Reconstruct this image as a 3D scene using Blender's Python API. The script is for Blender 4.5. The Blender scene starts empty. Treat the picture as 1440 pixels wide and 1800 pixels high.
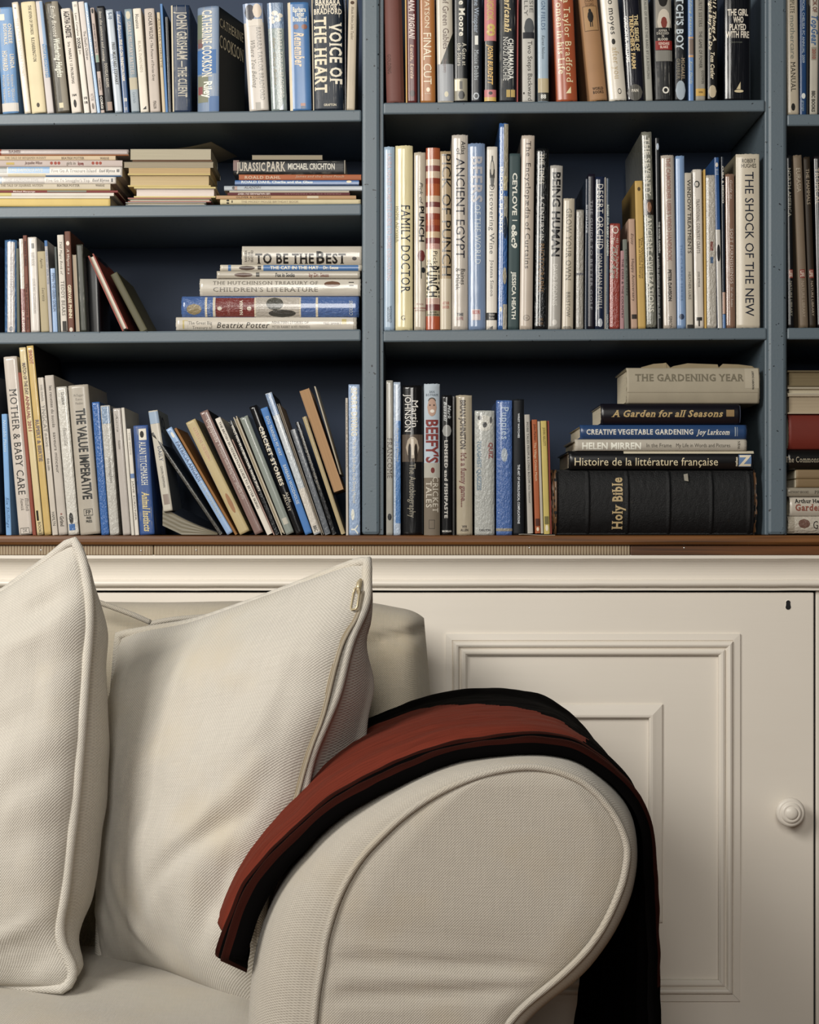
import bpy, bmesh, math, random
from mathutils import Vector, Matrix, noise
random.seed(7)
SC = bpy.context.scene
COL = SC.collection
D0, ZH, HY = 2.8, 1.0, 940.0            # camera distance to the shelf fronts, eye height, row of the horizon
# ------------------------------------------------------------------ camera
cd = bpy.data.cameras.new('camera'); cam = bpy.data.objects.new('camera', cd); COL.objects.link(cam)
cam.location = (0, -D0, ZH); cam.rotation_euler = (math.pi/2, 0, 0)
cd.sensor_fit = 'HORIZONTAL'; cd.sensor_width = 36; cd.lens = 36*D0/1.44
cd.shift_y = (HY-900)/1440; cd.clip_start = .05
SC.camera = cam
# ------------------------------------------------------------------ world, lights, exposure
w = bpy.data.worlds.new('room_light'); SC.world = w; w.use_nodes = True
bg = w.node_tree.nodes['Background']; bg.inputs[0].default_value = (1.0, .93, .82, 1); bg.inputs[1].default_value = .035
def area(name, loc, target, sx, sy, power, col):
    l = bpy.data.lights.new(name, 'AREA'); l.shape = 'RECTANGLE'; l.size = sx; l.size_y = sy; l.energy = power; l.color = col
    o = bpy.data.objects.new(name, l); COL.objects.link(o); o.location = loc
    o.rotation_euler = (Vector(target)-Vector(loc)).to_track_quat('-Z', 'Y').to_euler(); return o
area('window_daylight', (-1.75, -2.35, 2.35), (-.1, 0, .9), 1.1, 1.3, 84, (1.0, .965, .90))
area('far_window_daylight', (-.25, -4.1, 2.3), (.2, 0, .8), .8, 1.8, 60, (1.0, .965, .90))
SC.view_settings.view_transform = 'Standard'; SC.view_settings.look = 'None'
SC.view_settings.exposure = 0.04; SC.view_settings.gamma = 1.0; SC.view_settings.use_curve_mapping = False
# ------------------------------------------------------------------ helpers
def lin(h, k=1.0):
    h = h.lstrip('#'); c = [int(h[i:i+2], 16)/255 for i in (0, 2, 4)]
    c = [(x/12.92 if x <= .04045 else ((x+.055)/1.055)**2.4) for x in c]
    return tuple(min(x*k, .82) for x in c)+(1,)
def P(px, py, y=0.0):
    s = (D0+y)/D0/1000
    return Vector(((px-720)*s, y, ZH+(HY-py)*s))
def mesh(name, vs, fs, mats=None, mi=None, smooth=False, uv=None):
    m = bpy.data.meshes.new(name); m.from_pydata([tuple(v) for v in vs], [], fs)
    for a in (mats or []): m.materials.append(a)
    if mi: m.polygons.foreach_set('material_index', mi)
    if smooth: m.polygons.foreach_set('use_smooth', [True]*len(m.polygons))
    if uv:
        l = m.uv_layers.new(name='UVMap'); l.data.foreach_set('uv', [c for p in m.polygons for i in p.vertices for c in uv[i]])
    m.update(); return m
def link(name, me, parent=None, loc=None, rot=None):
    o = bpy.data.objects.new(name, me); COL.objects.link(o)
    if parent: o.parent = parent
    if loc is not None: o.location = loc
    if rot is not None: o.rotation_euler = rot
    return o
def tag(o, label=None, cat=None, group=None, kind=None):
    if label: o['label'] = label
    if cat: o['category'] = cat
    if group: o['group'] = group
    if kind: o['kind'] = kind
    return o
class MB:
    def __init__(s): s.v = []; s.f = []; s.m = []; s.mats = []
    def mat(s, m):
        if m not in s.mats: s.mats.append(m)
        return s.mats.index(m)
    def add(s, vs, fs, m):
        k = len(s.v); i = s.mat(m); s.v += [tuple(v) for v in vs]
        for f in fs: s.f.append([a+k for a in f]); s.m.append(i)
    def box(s, a, b, m, bev=0):
        if bev:
            bm = bmesh.new(); bmesh.ops.create_cube(bm, size=1)
            for v in bm.verts: v.co = Vector(((a[i]+b[i])/2+v.co[i]*(b[i]-a[i]) for i in range(3)))
            bmesh.ops.bevel(bm, geom=bm.edges[:], offset=bev, segments=2, affect='EDGES', profile=.5)
            bm.verts.index_update(); s.add([v.co for v in bm.verts], [[v.index for v in f.verts] for f in bm.faces], m); bm.free()
        else:
            x, y, z = zip(a, b)
            s.add([(x[i], y[j], z[k]) for i in (0, 1) for j in (0, 1) for k in (0, 1)],
                  [(0, 1, 3, 2), (4, 6, 7, 5), (0, 4, 5, 1), (2, 3, 7, 6), (0, 2, 6, 4), (1, 5, 7, 3)], m)
    def build(s, name, parent=None, smooth=False, **k):
        return link(name, mesh(name, s.v, s.f, s.mats, s.m, smooth), parent, **k)
def tube(pts, r, seg=10, closed=False, caps=True):
    pts = [Vector(p) for p in pts]; n = len(pts); vs = []; fs = []; up = None
    for i, p in enumerate(pts):
        a = pts[i-1] if (i or closed) else p; b = pts[(i+1) % n] if (i < n-1 or closed) else p
        t = (b-a).normalized()
        if up is None: up = t.orthogonal().normalized()
        up = (up-t*up.dot(t)).normalized(); sd = t.cross(up)
        rr = r(i/(n-1)) if callable(r) else r
        for k in range(seg):
            an = 2*math.pi*k/seg; vs.append(p+(up*math.cos(an)+sd*math.sin(an))*rr)
    for i in range(n if closed else n-1):
        j = (i+1) % n
        for k in range(seg):
            l = (k+1) % seg; fs.append((i*seg+k, i*seg+l, j*seg+l, j*seg+k))
    if caps and not closed: fs += [list(range(seg))[::-1], [(n-1)*seg+k for k in range(seg)]]
    return vs, fs
def resample(pts, n):
    pts = [Vector(p) for p in pts]; L = [0]
    for a, b in zip(pts, pts[1:]): L.append(L[-1]+(b-a).length)
    out = []; j = 0
    for i in range(n):
        t = L[-1]*i/(n-1)
        while j < len(pts)-2 and L[j+1] < t: j += 1
        out.append(pts[j].lerp(pts[j+1], (t-L[j])/max(L[j+1]-L[j], 1e-9)))
    return out
def smooth_path(pts, n, it=2):
    q = [Vector(p) for p in pts]
    for _ in range(it):
        r = [q[0]]
        for a, b in zip(q, q[1:]): r += [a.lerp(b, .25), a.lerp(b, .75)]
        q = r+[q[-1]]
    return resample(q, n)
# ------------------------------------------------------------------ materials
def nodes(name):
    m = bpy.data.materials.new(name); m.use_nodes = True; nt = m.node_tree; return m, nt, nt.nodes['Principled BSDF']
def N(nt, t, **kw):
    n = nt.nodes.new(t)
    for k, v in kw.items():
        if k[0] == 'i' and k[1:].isdigit(): n.inputs[int(k[1:])].default_value = v
        elif k in n.inputs: n.inputs[k].default_value = v
        else: setattr(n, k, v)
    return n
def coords(nt, scale, uv=False, rot=(0, 0, 0)):
    t = N(nt, 'ShaderNodeTexCoord'); mp = N(nt, 'ShaderNodeMapping'); mp.inputs['Scale'].default_value = scale; mp.inputs['Rotation'].default_value = rot
    nt.links.new(t.outputs['UV' if uv else 'Object'], mp.inputs[0]); return mp.outputs[0]
def noise_n(nt, vec, scale, detail=3, rough=.5):
    n = N(nt, 'ShaderNodeTexNoise'); n.inputs['Scale'].default_value = scale; n.inputs['Detail'].default_value = detail; n.inputs['Roughness'].default_value = rough
    nt.links.new(vec, n.inputs['Vector']); return n.outputs[0]
def mix(nt, fac, a, b):
    n = N(nt, 'ShaderNodeMix', data_type='RGBA')
    for s, v in ((6, a), (7, b)):
        if isinstance(v, tuple): n.inputs[s].default_value = v
        else: nt.links.new(v, n.inputs[s])
    if isinstance(fac, float): n.inputs[0].default_value = fac
    else: nt.links.new(fac, n.inputs[0])
    return n.outputs[2]
def ramp(nt, v, a, b):
    n = N(nt, 'ShaderNodeMapRange'); n.inputs[1].default_value = a; n.inputs[2].default_value = b; nt.links.new(v, n.inputs[0]); return n.outputs[0]
def bump(nt, bs, h, strength, dist):
    b = N(nt, 'ShaderNodeBump'); b.inputs['Strength'].default_value = strength; b.inputs['Distance'].default_value = dist
    nt.links.new(h, b.inputs['Height']); nt.links.new(b.outputs[0], bs.inputs['Normal'])
def dark(c, k): return tuple(x*k for x in c[:3])+(1,)
_mc = {}
def bookmat(hexc, cls='m', k=1.05):
    key = (hexc, cls, k)
    if key in _mc: return _mc[key]
    c = lin(hexc, k); lm = .21*c[0]+.72*c[1]+.07*c[2]; c = tuple(x+(lm-x)*.16 for x in c[:3])+(1,); m, nt, bs = nodes('cover_'+cls)
    vec = coords(nt, (1, 1, 1)); n1 = noise_n(nt, vec, 25, 4)
    base = mix(nt, n1, dark(c, .86), tuple(min(x*1.12, .9) for x in c[:3])+(1,))
    rough = {'m': .55, 'g': .3, 'k': .24, 'f': .2, 'w': .4, 't': .6}[cls]
    bs.inputs['Roughness'].default_value = rough; bs.inputs['Specular IOR Level'].default_value = .28 if cls in 'mt' else .4
    if cls == 'w':                                # creased paperback spine: pale lines where the print has cracked
        v2 = coords(nt, (900, 300, 9)); n2 = ramp(nt, noise_n(nt, v2, 1, 3, .6), .6, .66)
        v3 = coords(nt, (60, 60, 60)); n3 = ramp(nt, noise_n(nt, v3, 1, 2), .45, .6)
        mm = N(nt, 'ShaderNodeMath', operation='MULTIPLY'); nt.links.new(n2, mm.inputs[0]); nt.links.new(n3, mm.inputs[1])
        base = mix(nt, mm.outputs[0], base, (.42, .40, .35, 1))
        bump(nt, bs, n2, .4, .0006)
    elif cls == 'f':                              # crinkled foil / plastic
        v2 = coords(nt, (260, 120, 120)); bump(nt, bs, noise_n(nt, v2, 1, 3, .6), 1.0, .0022)
        bs.inputs['Coat Weight'].default_value = 1; bs.inputs['Coat Roughness'].default_value = .12
    elif cls == 'k':
        v2 = coords(nt, (160, 80, 18)); bump(nt, bs, noise_n(nt, v2, 1, 2), .7, .001)
        bs.inputs['Coat Weight'].default_value = .55; bs.inputs['Coat Roughness'].default_value = .1
    elif cls == 'g':
        v2 = coords(nt, (60, 60, 8)); bump(nt, bs, noise_n(nt, v2, 1, 2), .4, .001)
        bs.inputs['Coat Weight'].default_value = .35; bs.inputs['Coat Roughness'].default_value = .2
    nt.links.new(base, bs.inputs['Base Color']); _mc[key] = m; return m
def pagemat(hexc='d8ccb2'):
    key = ('pages', hexc)
    if key in _mc: return _mc[key]
    m, nt, bs = nodes('page_edges'); c = lin(hexc, 1.15)
    v = coords(nt, (2600, 10, 10)); n = noise_n(nt, v, 1, 2)
    nt.links.new(mix(nt, n, dark(c, .62), c), bs.inputs['Base Color']); bump(nt, bs, n, .5, .0004); bs.inputs['Roughness'].default_value = .9
    _mc[key] = m; return m
def paint(name, c1, c2, rough=.45, brush=(6, 6, 90), bd=.0006, bst=.3):
    m, nt, bs = nodes(name); v = coords(nt, (1, 1, 1)); n = noise_n(nt, v, 5, 5)
    nt.links.new(mix(nt, n, lin(c1), lin(c2)), bs.inputs['Base Color']); bs.inputs['Roughness'].default_value = rough
    v2 = coords(nt, brush); bump(nt, bs, noise_n(nt, v2, 1, 4), bst, bd); return m
def fabric(name, hexc, k=1.0, stain=True, per=.0021):
    m, nt, bs = nodes(name); c = lin(hexc, k)
    tc = N(nt, 'ShaderNodeTexCoord'); sp = N(nt, 'ShaderNodeSeparateXYZ'); nt.links.new(tc.outputs['UV'], sp.inputs[0])
    hs = []
    for ax in (0, 1):
        mu = N(nt, 'ShaderNodeMath', operation='MULTIPLY'); nt.links.new(sp.outputs[ax], mu.inputs[0]); mu.inputs[1].default_value = math.pi*2/per
        si = N(nt, 'ShaderNodeMath', operation='SINE'); nt.links.new(mu.outputs[0], si.inputs[0]); hs.append(si.outputs[0])
    pr = N(nt, 'ShaderNodeMath', operation='MULTIPLY'); nt.links.new(hs[0], pr.inputs[0]); nt.links.new(hs[1], pr.inputs[1])
    v = coords(nt, (1, 1, 1), uv=True); slub = noise_n(nt, coords(nt, (30, 420, 1), uv=True), 1, 3); slub2 = noise_n(nt, coords(nt, (420, 30, 1), uv=True), 1, 3)
    ad = N(nt, 'ShaderNodeMath', operation='ADD'); nt.links.new(slub, ad.inputs[0]); nt.links.new(slub2, ad.inputs[1])
    base = mix(nt, ramp(nt, ad.outputs[0], .7, 1.3), dark(c, .86), c)
    base = mix(nt, ramp(nt, pr.outputs[0], -.9, .4), dark(c, .76), base)
    if stain: base = mix(nt, ramp(nt, noise_n(nt, v, 7, 4), .5, .75), base, tuple(a*b for a, b in zip(c[:3], (.88, .84, .76)))+(1,))
    nt.links.new(base, bs.inputs['Base Color'])
    ad2 = N(nt, 'ShaderNodeMath', operation='ADD'); nt.links.new(pr.outputs[0], ad2.inputs[0]); nt.links.new(ad.outputs[0], ad2.inputs[1])
    bump(nt, bs, ad2.outputs[0], .5, .0008); bs.inputs['Roughness'].default_value = .92
    bs.inputs['Sheen Weight'].default_value = .15; return m
# ------------------------------------------------------------------ lettering
_gl = {}
def _glyph_raw(s, off):
    c = bpy.data.curves.new('g', 'FONT'); c.body = s; c.resolution_u = 2; c.offset = off
    o = bpy.data.objects.new('g', c); COL.objects.link(o); dg = bpy.context.evaluated_depsgraph_get()
    m = bpy.data.meshes.new_from_object(o.evaluated_get(dg)); vs = [tuple(v.co) for v in m.vertices]; fs = [list(p.vertices) for p in m.polygons]
    bpy.data.objects.remove(o); bpy.data.curves.remove(c); bpy.data.meshes.remove(m); return vs, fs
_H = None
def glyph(ch, wt, serif, cut):
    global _H
    key = (ch, wt, serif, cut)
    if key in _gl: return _gl[key]
    if _H is None:
        v, _ = _glyph_raw('H', 0); _H = max(a[1] for a in v); b, _ = _glyph_raw('|', 0); _gl['bar'] = max(a[0] for a in b)
    if ch == ' ': _gl[key] = ([], [], .42); return _gl[key]
    off = {'n': 0, 'b': .028, 'l': -.006}[wt]
    vb, _ = _glyph_raw(ch+'|', 0); adv = (max(a[0] for a in vb)-_gl['bar'])/_H
    v, f = _glyph_raw(ch, off)
    if not v: _gl[key] = ([], [], adv); return _gl[key]
    bm = bmesh.new(); bv = [bm.verts.new((a[0]/_H, a[1]/_H, 0)) for a in v]
    for g in f:
        try: bm.faces.new([bv[i] for i in g])
        except ValueError: pass
    if serif and ch.isalpha():
        lv = (0., 1.) if ch.isupper() else (0., .74, 1.04)
        rects = []
        for e in bm.edges:
            if len(e.link_faces) != 1: continue
            a, b = e.verts[0].co, e.verts[1].co
            if abs(a.y-b.y) < .012 and .05 < abs(a.x-b.x) < .26:
                for L in lv:
                    if abs(a.y-L) < .06:
                        inw = 1 if e.link_faces[0].calc_center_median().y > a.y else -1
                        rects.append((min(a.x, b.x)-.1, max(a.x, b.x)+.1, a.y, a.y+inw*.075))
        for x0, x1, y0, y1 in rects:
            q = [bm.verts.new(p+(0,)) for p in ((x0, y0), (x1, y0), (x1, y1), (x0, y1))]
            if y1 < y0: q.reverse()
            bm.faces.new(q)
        adv += .1
    cuts = [.25, .5, .75] if cut == 'y' else [adv*.33, adv*.67]
    for cval in cuts:
        co, no = ((0, cval, 0), (0, 1, 0)) if cut == 'y' else ((cval, 0, 0), (1, 0, 0))
        bmesh.ops.bisect_plane(bm, geom=bm.verts[:]+bm.edges[:]+bm.faces[:], plane_co=co, plane_no=no)
    bm.verts.index_update()
    out = ([(q.co.x, q.co.y) for q in bm.verts], [[q.index for q in g.verts] for g in bm.faces], adv); bm.free()
    _gl[key] = out; return out
def text_verts(s, style, cut='y'):
    """flat text: baseline 0, cap height 1; returns verts, faces, width"""
    wt = 'b' if style in 'bRB' else ('l' if style in 'l' else 'n'); serif = style in 'rRiB'
    sh = .28 if style in 'icB' else 0
    vs, fs, x = [], [], 0
    for ch in s:
        v, f, a = glyph(ch, wt, serif, cut); k = len(vs)
        vs += [(p[0]+x+p[1]*sh, p[1]) for p in v]; fs += [[i+k for i in g] for g in f]; x += a
    return vs, fs, x
# ------------------------------------------------------------------ the setting
MWALL = paint('wall_paint', 'b9b09c', 'c4bba8', .7); MFLOOR, _nt, _bs = nodes('floor_boards')
_v = coords(_nt, (3, 40, 3)); _nt.links.new(mix(_nt, noise_n(_nt, _v, 1, 5), lin('5a3d22'), lin('8a6238')), _bs.inputs['Base Color']); _bs.inputs['Roughness'].default_value = .5
b = MB(); b.box((-3, .36, 0), (3, .46, 2.6), MWALL); tag(b.build('wall_back'), kind='structure')
fl = MB(); fl.box((-3, -4.2, -.06), (3, .46, -.02), MFLOOR); flo = tag(fl.build('floor'), kind='structure')
for i in range(24):
    q = MB(); x0 = -3+i*.25; q.box((x0+.002, -4.2, -.02), (x0+.248, .36, 0), MFLOOR, .002); q.build('floorboard', flo)
# ------------------------------------------------------------------ materials of the joinery
MBLUE = paint('blue_eggshell_paint', '2f4c70', '36557a', .42, (40, 40, 7), .0005, .25)
def _blue():
    m, nt, bs = nodes('blue_eggshell_paint'); v = coords(nt, (1, 1, 1)); c = mix(nt, noise_n(nt, v, 6, 5), lin('53626d'), lin('5e6970'))
    sp = ramp(nt, noise_n(nt, coords(nt, (150, 150, 150)), 1, 1), .735, .75)
    nt.links.new(mix(nt, sp, c, lin('101820')), bs.inputs['Base Color']); bs.inputs['Roughness'].default_value = .42
    bump(nt, bs, noise_n(nt, coords(nt, (220, 220, 220)), 1, 3), .25, .0005); return m
MBLUE = _blue()
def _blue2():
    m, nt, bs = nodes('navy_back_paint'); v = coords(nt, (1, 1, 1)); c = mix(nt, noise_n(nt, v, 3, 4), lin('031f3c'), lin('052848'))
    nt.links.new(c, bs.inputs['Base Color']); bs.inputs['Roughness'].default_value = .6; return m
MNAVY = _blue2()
MWHITE = paint('cream_gloss_paint', 'dcd4c8', 'e2dbd0', .38, (4, 60, 60), .0008, .3)
def woodmat(name, c1, c2, c3, saw=False):
    m, nt, bs = nodes(name); v = coords(nt, (2.2, 60, 90)); n = noise_n(nt, v, 1, 6, .6); c = mix(nt, ramp(nt, n, .3, .7), lin(c1), lin(c2))
    n2 = noise_n(nt, coords(nt, (1.5, 20, 60)), 1, 4); c = mix(nt, ramp(nt, n2, .6, .72), c, lin(c3)); h = n
    if saw:
        sw = N(nt, 'ShaderNodeTexWave', wave_type='BANDS', bands_direction='X'); sw.inputs['Scale'].default_value = 62; sw.inputs['Distortion'].default_value = .8
        nt.links.new(coords(nt, (1, 1, 1)), sw.inputs[0]); c = mix(nt, sw.outputs['Fac'], c, lin('a39379')); h = sw.outputs['Fac']
    nt.links.new(c, bs.inputs['Base Color']); bs.inputs['Roughness'].default_value = .45; bump(nt, bs, h, .4, .0008); return m
MW1 = woodmat('varnished_pine', '4e2f14', '7d4f24', '2a170a'); MW2 = woodmat('sawn_pine', '6a5138', '7d6548', '4a3826', True)
MW3 = woodmat('varnished_pine_dark', '4a2b12', '73461f', '2a170a')
MSTEEL, _nt, _bs = nodes('nail_steel'); _bs.inputs['Base Color'].default_value = (.6, .58, .55, 1); _bs.inputs['Metallic'].default_value = .8; _bs.inputs['Roughness'].default_value = .35
MBLACK, _nt, _bs = nodes('dark_hole'); _bs.inputs['Base Color'].default_value = (.004, .004, .005, 1); _bs.inputs['Roughness'].default_value = .8
# ------------------------------------------------------------------ bookcase
DEP = .30
bookcase = tag(link('bookcase', None), 'built-in blue painted bookcase with posts and shelves above the cream cupboards', 'bookcase')
LZ = .0                                                     # ledge top is at eye height
def slab(name, x0, x1, za, zb, th, y0=0.0, y1=DEP, mat=None, bev=.003):
    """a board whose front runs slightly out of level, as the old joinery does"""
    b = MB(); b.box((x0, y0, -th), (x1, y1, 0), mat or MBLUE, bev)
    b.v = [(v[0], v[1], v[2]+za+(zb-za)*(v[0]-x0)/(x1-x0)) for v in b.v]
    return b.build(name, bookcase)
def Z(py): return ZH+(HY-py)/1000
def X(px): return (px-720)/1000
SHELF = {}
def shelf(key, px0, px1, pya, pyb, th=.021):
    x0, x1 = X(px0), X(px1); SHELF[key] = (x0, x1, Z(pya), Z(pyb)); slab('shelf', x0, x1, Z(pya), Z(pyb), th)
def shelf_z(key, x):
    x0, x1, a, b_ = SHELF[key]; return a+(b_-a)*(x-x0)/(x1-x0)
XL = -160
shelf('LA', XL, 635.5, 201.5, 192.5); shelf('LB', XL, 635.5, 364.5, 357.5); shelf('LC', XL, 634.5, 585.5, 578.5)
shelf('CA', 674, 1345, 180, 175); shelf('CB', 674, 1348.5, 580.5, 576)
shelf('RA', 1384, 1900, 200.5, 198); shelf('RB', 1384, 1900, 576, 574)
SHELF['LD'] = SHELF['CD'] = SHELF['RD'] = (X(XL), X(1900), ZH-.001, ZH-.001)
def post(px0, px1, side0, side1):
    b = MB(); b.box((X(px0), -.004, ZH-.0005), (X(px1), .018, 2.2), MBLUE, .006); b.build('post', bookcase)
    b = MB(); b.box((X(side0), .004, ZH-.0005), (X(side1), DEP, 2.2), MBLUE, .002); b.build('side_panel', bookcase)
post(636.5, 668, 639, 674.5); post(1349, 1382.5, 1345.5, 1384.5)
b = MB(); b.box((X(XL)-.018, -.004, ZH-.0005), (X(XL), DEP, 2.2), MBLUE, .002); b.build('side_panel', bookcase)
b = MB(); b.box((X(1900), -.004, ZH-.0005), (X(1920), DEP, 2.2), MBLUE, .002); b.build('side_panel', bookcase)
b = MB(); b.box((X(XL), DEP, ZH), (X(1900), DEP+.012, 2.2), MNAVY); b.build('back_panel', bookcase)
b = MB(); b.box((X(XL)-.018, -.012, 2.2), (X(1920), DEP+.012, 2.24), MBLUE, .004); b.build('top_board', bookcase)
# ------------------------------------------------------------------ wooden ledge
ledge = tag(link('wooden_ledge', None), 'brown varnished wooden ledge with sawn front strip between books and cream cupboards', 'ledge')
b = MB(); b.box((X(XL)-.02, -.030, ZH-.0185), (X(1920), DEP+.02, ZH-.001), MW1, .006); b.build('top_plank', ledge)
for x0, x1, m in ((XL-20, 272.5, MW2), (273.5, 1105, MW2), (1105.4, 1920, MW3)):
    b = MB(); b.box((X(x0), -.022, ZH-.0355), (X(x1), 0, ZH-.019), m, .0015); b.build('front_strip', ledge)
for px, py in ((72, 967), (248, 968), (345, 967), (620, 966), (931, 963), (1203, 963), (-60, 966)):
    b = MB(); bm = bmesh.new(); bmesh.ops.create_icosphere(bm, subdivisions=2, radius=.0017); bm.verts.index_update()
    p = P(px, py, -.022); b.add([(v.co.x+p.x, v.co.y*.5+p.y, v.co.z+p.z) for v in bm.verts], [[v.index for v in f.verts] for f in bm.faces], MSTEEL); bm.free(); b.build('nail', ledge, True)
# ------------------------------------------------------------------ cupboard
cup = tag(link('cupboard', None), 'cream painted panelled cupboard with ridged moulding and round knob behind the sofa', 'cupboard')
prof = [(0, 0), (-.020, 0), (-.020, -.0065), (-.0165, -.0085)]
for i in range(9):
    a = math.pi/2*i/8; prof.append((-.0165+.0145*math.sin(a)*1.0, -.009-.0325*(1-math.cos(a))*.55-.0325*i/8*.45))
prof += [(-.002, -.0430)]
for i in range(9):
    a = math.pi*(i/8); prof.append((-.004-.0085*math.sin(a), -.0435-.0065*(1-math.cos(a))))
prof += [(-.001, -.0570), (-.001, -.0585), (-.0045, -.0590), (-.0045, -.0625), (.004, -.0625)]
x0, x1 = X(XL)-.02, X(1920); zc = ZH-.0352; nx = 60
vs = [(x0+(x1-x0)*i/nx, p[0], zc+p[1]+.0006*noise.noise(Vector((i*.7, 0, 0)))) for i in range(nx+1) for p in prof]; k = len(prof)
fs = [(i*k+j, i*k+j+1, (i+1)*k+j+1, (i+1)*k+j) for i in range(nx) for j in range(k-1)]
o = link('cornice', mesh('cornice', vs, fs, [MWHITE]), cup)
# carcass
ztop = zc-.0625
b = MB(); b.box((x0, .012, .0), (x1, DEP+.02, ztop), MBLACK); b.build('carcass', cup)
b = MB(); b.box((x0, .004, 0), (X(-150), .03, ztop-.0001), MWHITE, .001); b.build('stile', cup)
b = MB(); b.box((X(1436), .005, 0), (X(1500), .03, ztop-.0001), MWHITE, .002); b.build('stile', cup)
b = MB(); b.box((X(-150), .004, 0), (X(1436), .03, .12), MWHITE, .002); b.build('plinth', cup)
def frame_ring(name, parent, X0, X1, Z0, Z1, prof, mat, yb=0.0):
    """mitred moulding: prof = (inset, height) from the outer edge inwards; one mesh per side"""
    cs = [(X0, Z0, 1, 1), (X1, Z0, -1, 1), (X1, Z1, -1, -1), (X0, Z1, 1, -1)]
    for a in range(4):
        A, B = cs[a], cs[(a+1) % 4]; vs = []
        g = .0002
        for c, sgn in ((A, 1), (B, -1)):
            for ins, h in prof:
                x, z = c[0]+c[2]*ins, c[1]+c[3]*ins
                if a % 2 == 0: x += sgn*g
                else: z += sgn*g*(1 if a == 1 else -1)
                vs.append((x, yb-h, z))
        n = len(prof); fs = [(j, j+1, n+j+1, n+j) for j in range(n-1)]+[list(range(n))[::-1], list(range(n, 2*n))]
        link(name, mesh(name, vs, fs, [mat]), parent)
OUT = [(0, 0), (0, .004), (.011, .005), (.0125, .0035), (.0135, .0075), (.016, .0105), (.019, .0115), (.022, .0105), (.0245, .006), (.0262, .0045), (.0275, .0060), (.0278, .0088), (.031, .0102), (.0345, .0098), (.038, .006), (.0385, 0)]
INN = [(0, 0), (0, .003), (.0015, .0045), (.012, .0075), (.018, .0095), (.0215, .0095), (.0242, .007), (.0248, 0)]
def door(px0, px1, ml, mr, il, ir, knob_px, keyhole):
    d = link('door', None, cup); y0 = .003; x0, x1 = X(px0), X(px1)
    zt = Z(1041.5)
    bm = bmesh.new(); bmesh.ops.create_cube(bm, size=1)
    for v in bm.verts: v.co = Vector(((x0+x1)/2+v.co.x*(x1-x0), y0+.011+v.co.y*.022, (zt+.13)/2+v.co.z*(zt-.13)))
    bmesh.ops.bevel(bm, geom=bm.edges[:], offset=.0025, segments=3, affect='EDGES', profile=.5)
    if keyhole:
        pass
    me = bpy.data.meshes.new('leaf'); bm.to_mesh(me); bm.free(); me.materials.append(MWHITE); leaf = link('leaf', me, d)
    frame_ring('moulding', d, X(ml), X(mr), Z(1760), Z(1114), OUT, MWHITE, y0)
    frame_ring('moulding', d, X(il), X(ir), Z(1622), Z(1238), INN, MWHITE, y0)
    c = P(knob_px, 1429, 0); pr = [(0, 0), (.016, 0), (.0175, -.003), (.014, -.006), (.0105, -.010), (.012, -.015), (.019, -.019), (.0245, -.0235), (.0258, -.0275), (.0245, -.031), (.0205, -.0335), (.0193, -.0330), (.0180, -.0340), (.0172, -.0362), (.0125, -.0378), (.0118, -.0372), (.0112, -.0385), (.008, -.0405), (.004, -.0415), (0, -.0418)]
    S = 40; vs = []
    s = (D0-.03)/D0
    for r, y in pr:
        for q in range(S): an = 2*math.pi*q/S; vs.append((c.x*s+r*s*math.cos(an), y0+y, ZH+(c.z-ZH)*s+r*s*math.sin(an)))
    fs = [(i*S+q, i*S+(q+1) % S, (i+1)*S+(q+1) % S, (i+1)*S+q) for i in range(len(pr)-1) for q in range(S)]
    link('knob', mesh('knob', vs, fs, [MWHITE], smooth=True), d)
    if keyhole:
        kx, kz = X(1386.5), Z(1063.5); pts = []
        for q in range(13): an = math.pi*(-.12+1.24*q/12); pts.append((kx+.0040*math.cos(an), kz+.0042+.0040*math.sin(an)))
        for q in range(15): an = math.pi*(.84+1.32*q/14); pts.append((kx+.0048*math.cos(an), kz-.0038+.0048*math.sin(an)))
        n = len(pts); vs = [(a, y0-.0004, z) for a, z in pts]+[(kx+(a-kx)*1.25, y0-.0001, kz+(z-kz)*1.17) for a, z in pts]
        link('keyhole', mesh('keyhole', vs, [list(range(n))]+[], [MBLACK]), d)
        link('keyhole_rim', mesh('keyhole_rim', vs, [(i, (i+1) % n, n+(i+1) % n, n+i) for i in range(n)], [MWHITE]), d)
    return d
door(640, 1432, 783.5, 1301, 915, 1165, 1391, True)
door(-145, 637, 0, 505, 130, 372, -95, False)
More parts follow.
